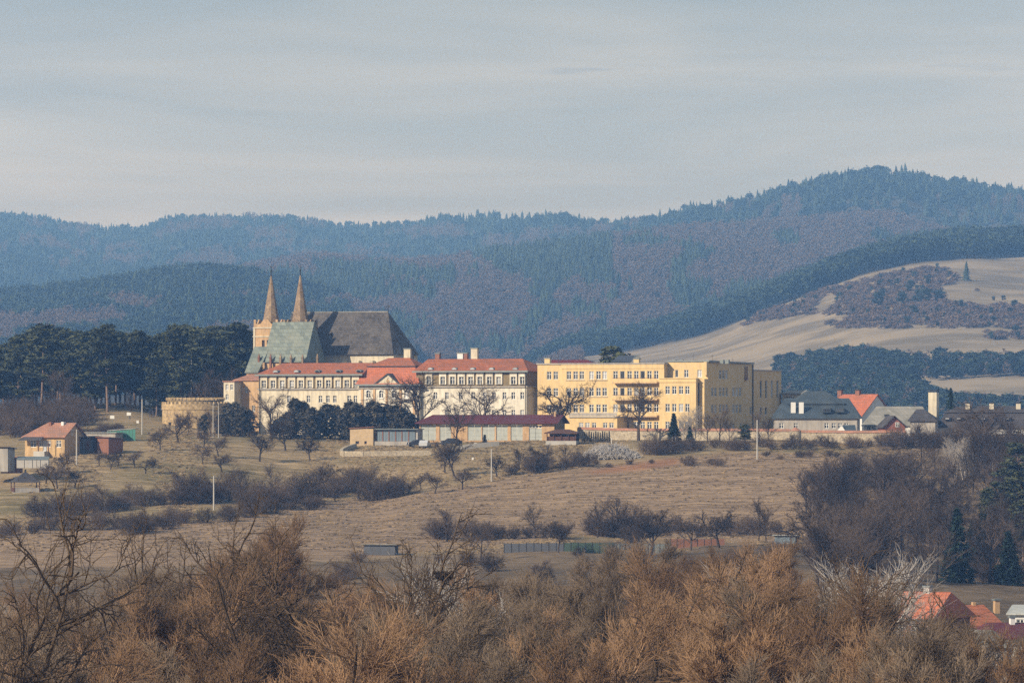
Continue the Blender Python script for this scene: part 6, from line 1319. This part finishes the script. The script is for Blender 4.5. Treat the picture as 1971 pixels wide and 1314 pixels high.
# orchard on the left meadow
for px, pb, pt, lb, wd in [(308,866,822,'round orchard tree below the tall pale pole',1),(343,852,790,'tall orchard tree in front of the left end of the bastion',1),(391,862,826,'orchard tree right below the double pole',1),(390,893,856,'small orchard tree left of centre on the upper meadow',1.1),(421,878,838,'forked orchard tree on the upper meadow below the pole',1.1),(427,908,872,'low orchard tree at the lower meadow above the hedge',1.2),
   (500,888,828,'tall spreading orchard tree in the open meadow',.95),(550,867,800,'tall dark orchard tree at the left of the juniper row',.95),(597,886,838,'fine-branched orchard tree in the middle of the open meadow',1),(191,897,868,'orchard tree nearest the pole by the farmhouse',1.1),(212,903,872,'second orchard tree from the pole by the farmhouse',1.1),(229,895,868,'third orchard tree right of the farmhouse',1.1),(259,900,868,'fourth orchard tree right of the farmhouse',1.2),(280,911,880,'low round orchard tree with a long shadow',1.2),
   (119,912,870,'slim orchard tree below the farmhouse',1),(110,941,895,'orchard tree right of the gazebo',1.1),(143,938,900,'spreading orchard tree farther right of the gazebo',1.2),(88,930,890,'orchard tree close behind the gazebo',1.2),(856,910,848,'tall bare tree in the meadow below the depot, left one of the pair',.9),(875,916,842,'tall bare tree in the meadow below the depot, right one of the pair',.9),
   (957,918,874,'bare tree just right of the concrete pole in the meadow',1),(810,942,912,'small bare tree at the meadow edge above the field',1.1),(836,950,908,'second small bare tree at the meadow edge above the field',1.2),(890,942,900,'brushy bare tree at the field edge left of the concrete pole',1.1),(1035,905,860,'bare tree at the field edge below the shelter',1.1),(630,945,892,'bare tree rising from the middle hedge',1.2),(1030,912,868,'bare bushy tree left of the brushwood heap',1.2)]:
    plant(orch, px, pb, pt-4, lb, None, wid=wd*1.1)
# hedges and thickets: (x0,x1,y_base0,y_base1, height m, count, label, group)
HED = [(60,320,995,975,3.6,30,'dark leafless bush in the left hedge below the orchard','hedge below the orchard'),(-20,450,1035,1005,3.6,34,'dark leafless bush in the lower left hedge above the beige field','lower left hedge'),
 (330,470,972,962,5.2,18,'tall leafless bush in the hedge at the pale pole','hedge at the pole'),(480,700,985,950,4.6,30,'dark bush in the middle hedge below the meadow','middle hedge'),(430,640,1000,975,2.6,18,'low dark scrub bush under the middle hedge','middle hedge scrub'),
 (690,790,968,955,4.6,9,'rounded bush at the right end of the middle hedge','right end of the middle hedge'),(985,1130,918,895,3.2,18,'dark bush along the upper field edge left of the brushwood heap','upper field hedge'),(1130,1260,900,890,1.3,8,'low bush under the brushwood heap','bushes under the heap'),
 (1240,1340,880,868,3.6,16,'dark dense bush in front of the school wing','dark bushes before the school'),(1300,1395,902,893,2.0,12,'low bush on the pale mound at the field corner','bushes on the mound'),(1340,1760,868,860,2.8,46,'brown bush in the strip before the precinct wall','bushes before the precinct wall'),
 (1465,1660,884,880,1.5,18,'low brown scrub along the upper right field edge','scrub along the upper field edge'),(1000,1520,1035,1030,3.4,34,'dark bush in the row behind the valley gardens','garden hedge'),(1130,1260,1030,1026,5.0,12,'tall dark bush in the dense clump behind the green fence','clump behind the green fence'),
 (820,1000,1040,1036,3.4,16,'dark bush below the ploughed field left of the bare garden tree','bushes below the field'),(1700,1990,862,872,5.0,30,'tall brown bush below the dark manor','bushes below the manor'),(240,330,1030,1018,3.6,9,'dark bush clump standing alone in the beige field','clump in the beige field')]
for x0, x1, b0, b1, h, n, lb, gr in HED:
    n = max(4, int(n*.4))
    for i in range(n):
        t = (i+RN.random())/n; px = x0+(x1-x0)*t; Y = NEAR.hit(px, b0+(b1-b0)*t, 850)+RN.uniform(-4,10); shrub.put(G(px,Y), h*RN.uniform(.7,1.25), lb, gr, 1.25)
for i, (px, pb, h) in enumerate([(115,990,5),(200,985,6),(345,970,6.5),(375,968,7),(440,965,7.5),(462,962,6),(520,960,7),(560,962,6),(590,975,6.5),(615,970,8),(645,965,6),(690,960,6.5),(730,958,5.5),(765,955,5.5),(1000,905,4.5),(1050,900,5),(1090,895,4.5),(860,1042,6),(1030,1036,6),(1150,1034,7),(1190,1034,7.5)]):
    Y = NEAR.hit(px, pb, 850); updk.put(G(px,Y), h, 'slender bare tree standing up out of the hedge in the open slope', 'bare hedgerow trees', 1.9)
# garden trees in the valley
for px, Y, pt, lb, K_, wd in [(925,880,985,'dark spreading tree standing left of the grey fence',broad,.95),(1255,885,975,'bare garden tree between green and red fences',orch,1),(1330,905,985,'bare garden tree over the red fence',orch,1.1),(1385,905,972,'crooked bare fruit tree right of the red fence',orch,1.2),(1460,925,950,'upright brushy tree on the field edge',updk,1.5),(1475,925,960,'second upright brushy tree on the field edge, right one',updk,1.4),
   (1075,900,1000,'small bare tree behind the green fence',orch,1),(1210,890,1010,'small bare tree at the right end of the green fence',orch,1.1),(1232,700,1058,'small dark spruce among the willows',spruce,1.2),(1560,920,1000,'bare tree at the corner of the right wood by the teal shed',updk,1.5)]:
    K_.put(G(px,Y), (HY-pt)/F*Y-NEAR.at(px,Y), lb, None, wd)
# right hand wood
gW = 'grey bare trees of the wood on the right slope'; n = 0
for i in range(135):
    px = 1545+RN.random()*450; pb = 900+RN.random()*260; lim = np.interp(px, [1545,1600,1700,1990],[905,900,905,905])
    if pb < lim or (1725 < px < 1860 and pb < 935): continue
    if 1700 < px and pb > 1125 and px > 1700: pb = 900+RN.random()*200
    Y = NEAR.hit(px, pb, 600); hm_x = (pb-np.interp(px, [1545,1600,1740,1800,1990],[905,872,866,818,800]))/F*Y
    if hm_x < 3: continue
    (updk if i % 3 else broad).put(G(px,Y), min(RN.uniform(6.5,12), hm_x), 'grey-brown bare tree in the dense wood on the right slope', gW, 1.35 if i % 3 else .95)
for i in range(26):
    px = 640+RN.random()*900; Y = 720+RN.random()*160; shrub.put(G(px,Y), RN.uniform(1.5,3.4), 'dark garden bush on the brown valley floor behind the willows', 'bushes on the valley floor', 1.3)
for i in range(14):
    px = 960+RN.random()*300; Y = 700+RN.random()*150; orch.put(G(px,Y), RN.uniform(3,4.5), 'small bare fruit tree in the valley garden in front of the green fence', 'fruit trees in the valley garden', 1.1)
for i in range(24):
    px = 1550+RN.random()*440; pb = 895+RN.random()*230; Y = NEAR.hit(px, pb, 600); shrub.put(G(px,Y), RN.uniform(3,5), 'bare undergrowth bush between the trees of the right slope wood', 'undergrowth of the right slope wood', 1.5)
for px, pb, pt, lb, K_, wd in [(1842,1120,975,'tall dark green spruce in the right slope wood',spruce,1.0),(1893,1110,985,'second dark spruce right of the tall one',spruce,1.1),(1925,1060,925,'dark broad pine high on the right slope',pine,1.2),(1958,1000,850,'dark pine with open crown at the right frame edge',pine,1.2),(1968,1090,960,'dark pine at the right edge of the photo, lower one',pine,1.2),(1900,1030,935,'dark pine left of the broad one on the right slope',pine,1.1),
   (1840,920,835,'pale birch left of the pair below the manor',birch,1),(1856,925,835,'pale birch right of the pair below the manor',birch,1),(1772,905,800,'bare tree before the tall cream chimney',updk,1.5),(1800,905,812,'bare tree right of the tall cream chimney',updk,1.5),(1900,905,760,'large bare tree in front of the dark manor roof',broad,1.1),(1868,900,790,'brown bare tree left of the large one at the manor',updk,1.5),(1940,905,795,'bare tree in front of the right manor chimney',updk,1.5),(1830,0,745,'dark spruce-like tree right of the tall chimney',spruce,.7),
   (1775,1060,940,'bare grey tree with visible trunk in the middle of the right wood',broad,1.0),(1640,1010,880,'bare grey tree at the top of the right wood',updk,1.5),(1872,1090,1000,'dark spruce between the two tallest of the right wood',spruce,1.2),(1940,1125,1020,'dark spruce at the lower right end of the wood',spruce,1.2),(1915,1000,930,'rounded dark pine above the right wood spruces',pine,1.3),(1965,1040,905,'dark pine cut by the right frame edge, middle one',pine,1.3),(1700,985,860,'tall bare tree high in the right wood',updk,1.6)]:
    plant(K_, px, pb, pt, lb, None, Y=1215 if pb == 0 else None, wid=wd)
# foreground: dark trees and willows
def fg(K_, px, Y, pt, label, group=None, wd=1.0, **kw): return K_.put(G(px,Y), (HY-pt)/F*Y-NEAR.at(px,Y), label, group, wd, **kw)
fg(darkt, -62, 250, 862, 'big dark bare tree cut by the left edge, branches reaching over the gazebo', None, .8, var=0, rz=2.2)
fg(darkt, 330, 330, 935, 'dark bare tree with forked crown rising from the willows at left', None, .9, var=1)
fg(darkt, 1262, 345, 1045, 'dark-limbed open tree in the foreground below the rusty red fence', None, 1.1, var=1, rz=1.1); fg(darkt, 1545, 330, 1035, 'dark-limbed tree with long sideways branch above the right willows', None, 1.2, var=0, rz=4.0)
fg(darkt, 1385, 300, 1105, 'dark forked tree low in the foreground right of the middle', None, 1.1, var=1, rz=3.0); fg(darkt, 545, 300, 1010, 'thin dark tree with orange twigs behind it left of the nest tree', None, 1.1, var=1, rz=5.0)
fg(darkt, 1120, 290, 1150, 'dark-limbed small tree in the foreground just right of the middle', None, 1.1, var=0, rz=2.0)
nest_t = fg(darkt, 755, 320, 955, 'dark bare tree holding a bird nest above the willows', None, 1.0, var=0, rz=.3)
rg_ = random.Random(9); sg = []
for i in range(260):
    u = [rg_.gauss(0,1) for _ in range(3)]; n_ = math.sqrt(sum(v*v for v in u)); p = [v/n_*.30 for v in u]; d = [rg_.gauss(0,.22), rg_.gauss(0,.22), rg_.gauss(0,.1)]; sg.append((p[0]-d[0],p[1]-d[1],p[2]*.7-d[2],p[0]+d[0],p[1]+d[1],p[2]*.7+d[2],.02,.012))
o = link('bird_nest', seg_mesh('bird_nest', sg, M['bark'], 3)); Yn = 320; bpy.context.view_layer.update(); tk = [c for c in nest_t.children if c.name.startswith('trunk')][0]; mw = tk.matrix_world
best = min((mw @ v.co for v in tk.data.vertices), key=lambda q: (q.x/q.y*F+HX-785)**2 + (HY-q.z/q.y*F-1051)**2); o.location = (best.x, best.y, best.z+.1); tag(o, 'dark round bird nest in the fork of a bare tree', 'nest')
fg(birch, 930, 380, 1040, 'pale-barked tree rising right of the middle among willows', None, 1.1); fg(birch, 1668, 430, 1045, 'white birch with several stems left of the orange-roofed house', None, 1.0); fg(birch, 1697, 440, 1055, 'second white birch just left of the orange-roofed house', None, .9); fg(birch, 1440, 400, 1075, 'thin white-stemmed birch among the right willows', None, .9)
TW = np.array([(-60,1130),(60,1140),(150,1100),(260,1115),(370,1110),(420,1030),(500,1005),(560,1020),(640,1120),(740,1135),(800,1125),(850,1090),(930,1075),(1000,1120),(1080,1125),(1150,1065),(1240,1040),(1350,1050),(1420,1035),(1500,1032),(1590,1070),(1650,1150),(1740,1190),(1850,1205),(2000,1210)])
gF = 'dense willows filling the foreground'; k = 0
for Y, nn, dy in ((470,13,0),(410,13,10),(350,13,40),(300,13,70),(262,12,120)):
    for i in range(nn):
        px = -60+2080*(i+.5+RN.uniform(-.35,.35)+(k%2)*.0)/nn; pt = np.interp(px, TW[:,0], TW[:,1]) - 34 + dy + RN.uniform(-6,30)
        if px > 1575:
            if Y > 360: continue
            pt = 1198+RN.uniform(-12,25) - 60*(px < 1640)+(310-Y)*.2
        K_ = willow2 if (i*7+k) % 5 in (1,3) else willow; k += 1
        reg = ('left edge below the gazebo','stretch below the left fork-crowned tree','stretch around the nest tree','stretch below the green fence','stretch below the rusty red fence','right end by the village roofs')[min(5, max(0, int((px+60)/345)))]
        dep_ = 'rear' if Y > 380 else 'front'; gF = 'foreground willows, ' + dep_ + ' rows, ' + reg
        lb = ('orange-brown' if K_ is willow else 'dull grey-brown') + ' willow in the ' + dep_ + ' rows, ' + reg
        fg(K_, px, Y+RN.uniform(-15,15), pt, lb, gF, 1.12)
for i in range(46):
    Y = 240+RN.random()*260; px = -60+2080*RN.random(); K_ = osier if i % 3 else osier_o; K_.put(G(px,Y), RN.uniform(6,9), 'multi-stemmed osier bush in the undergrowth of the foreground willows', 'osier undergrowth in the foreground', 1.1)
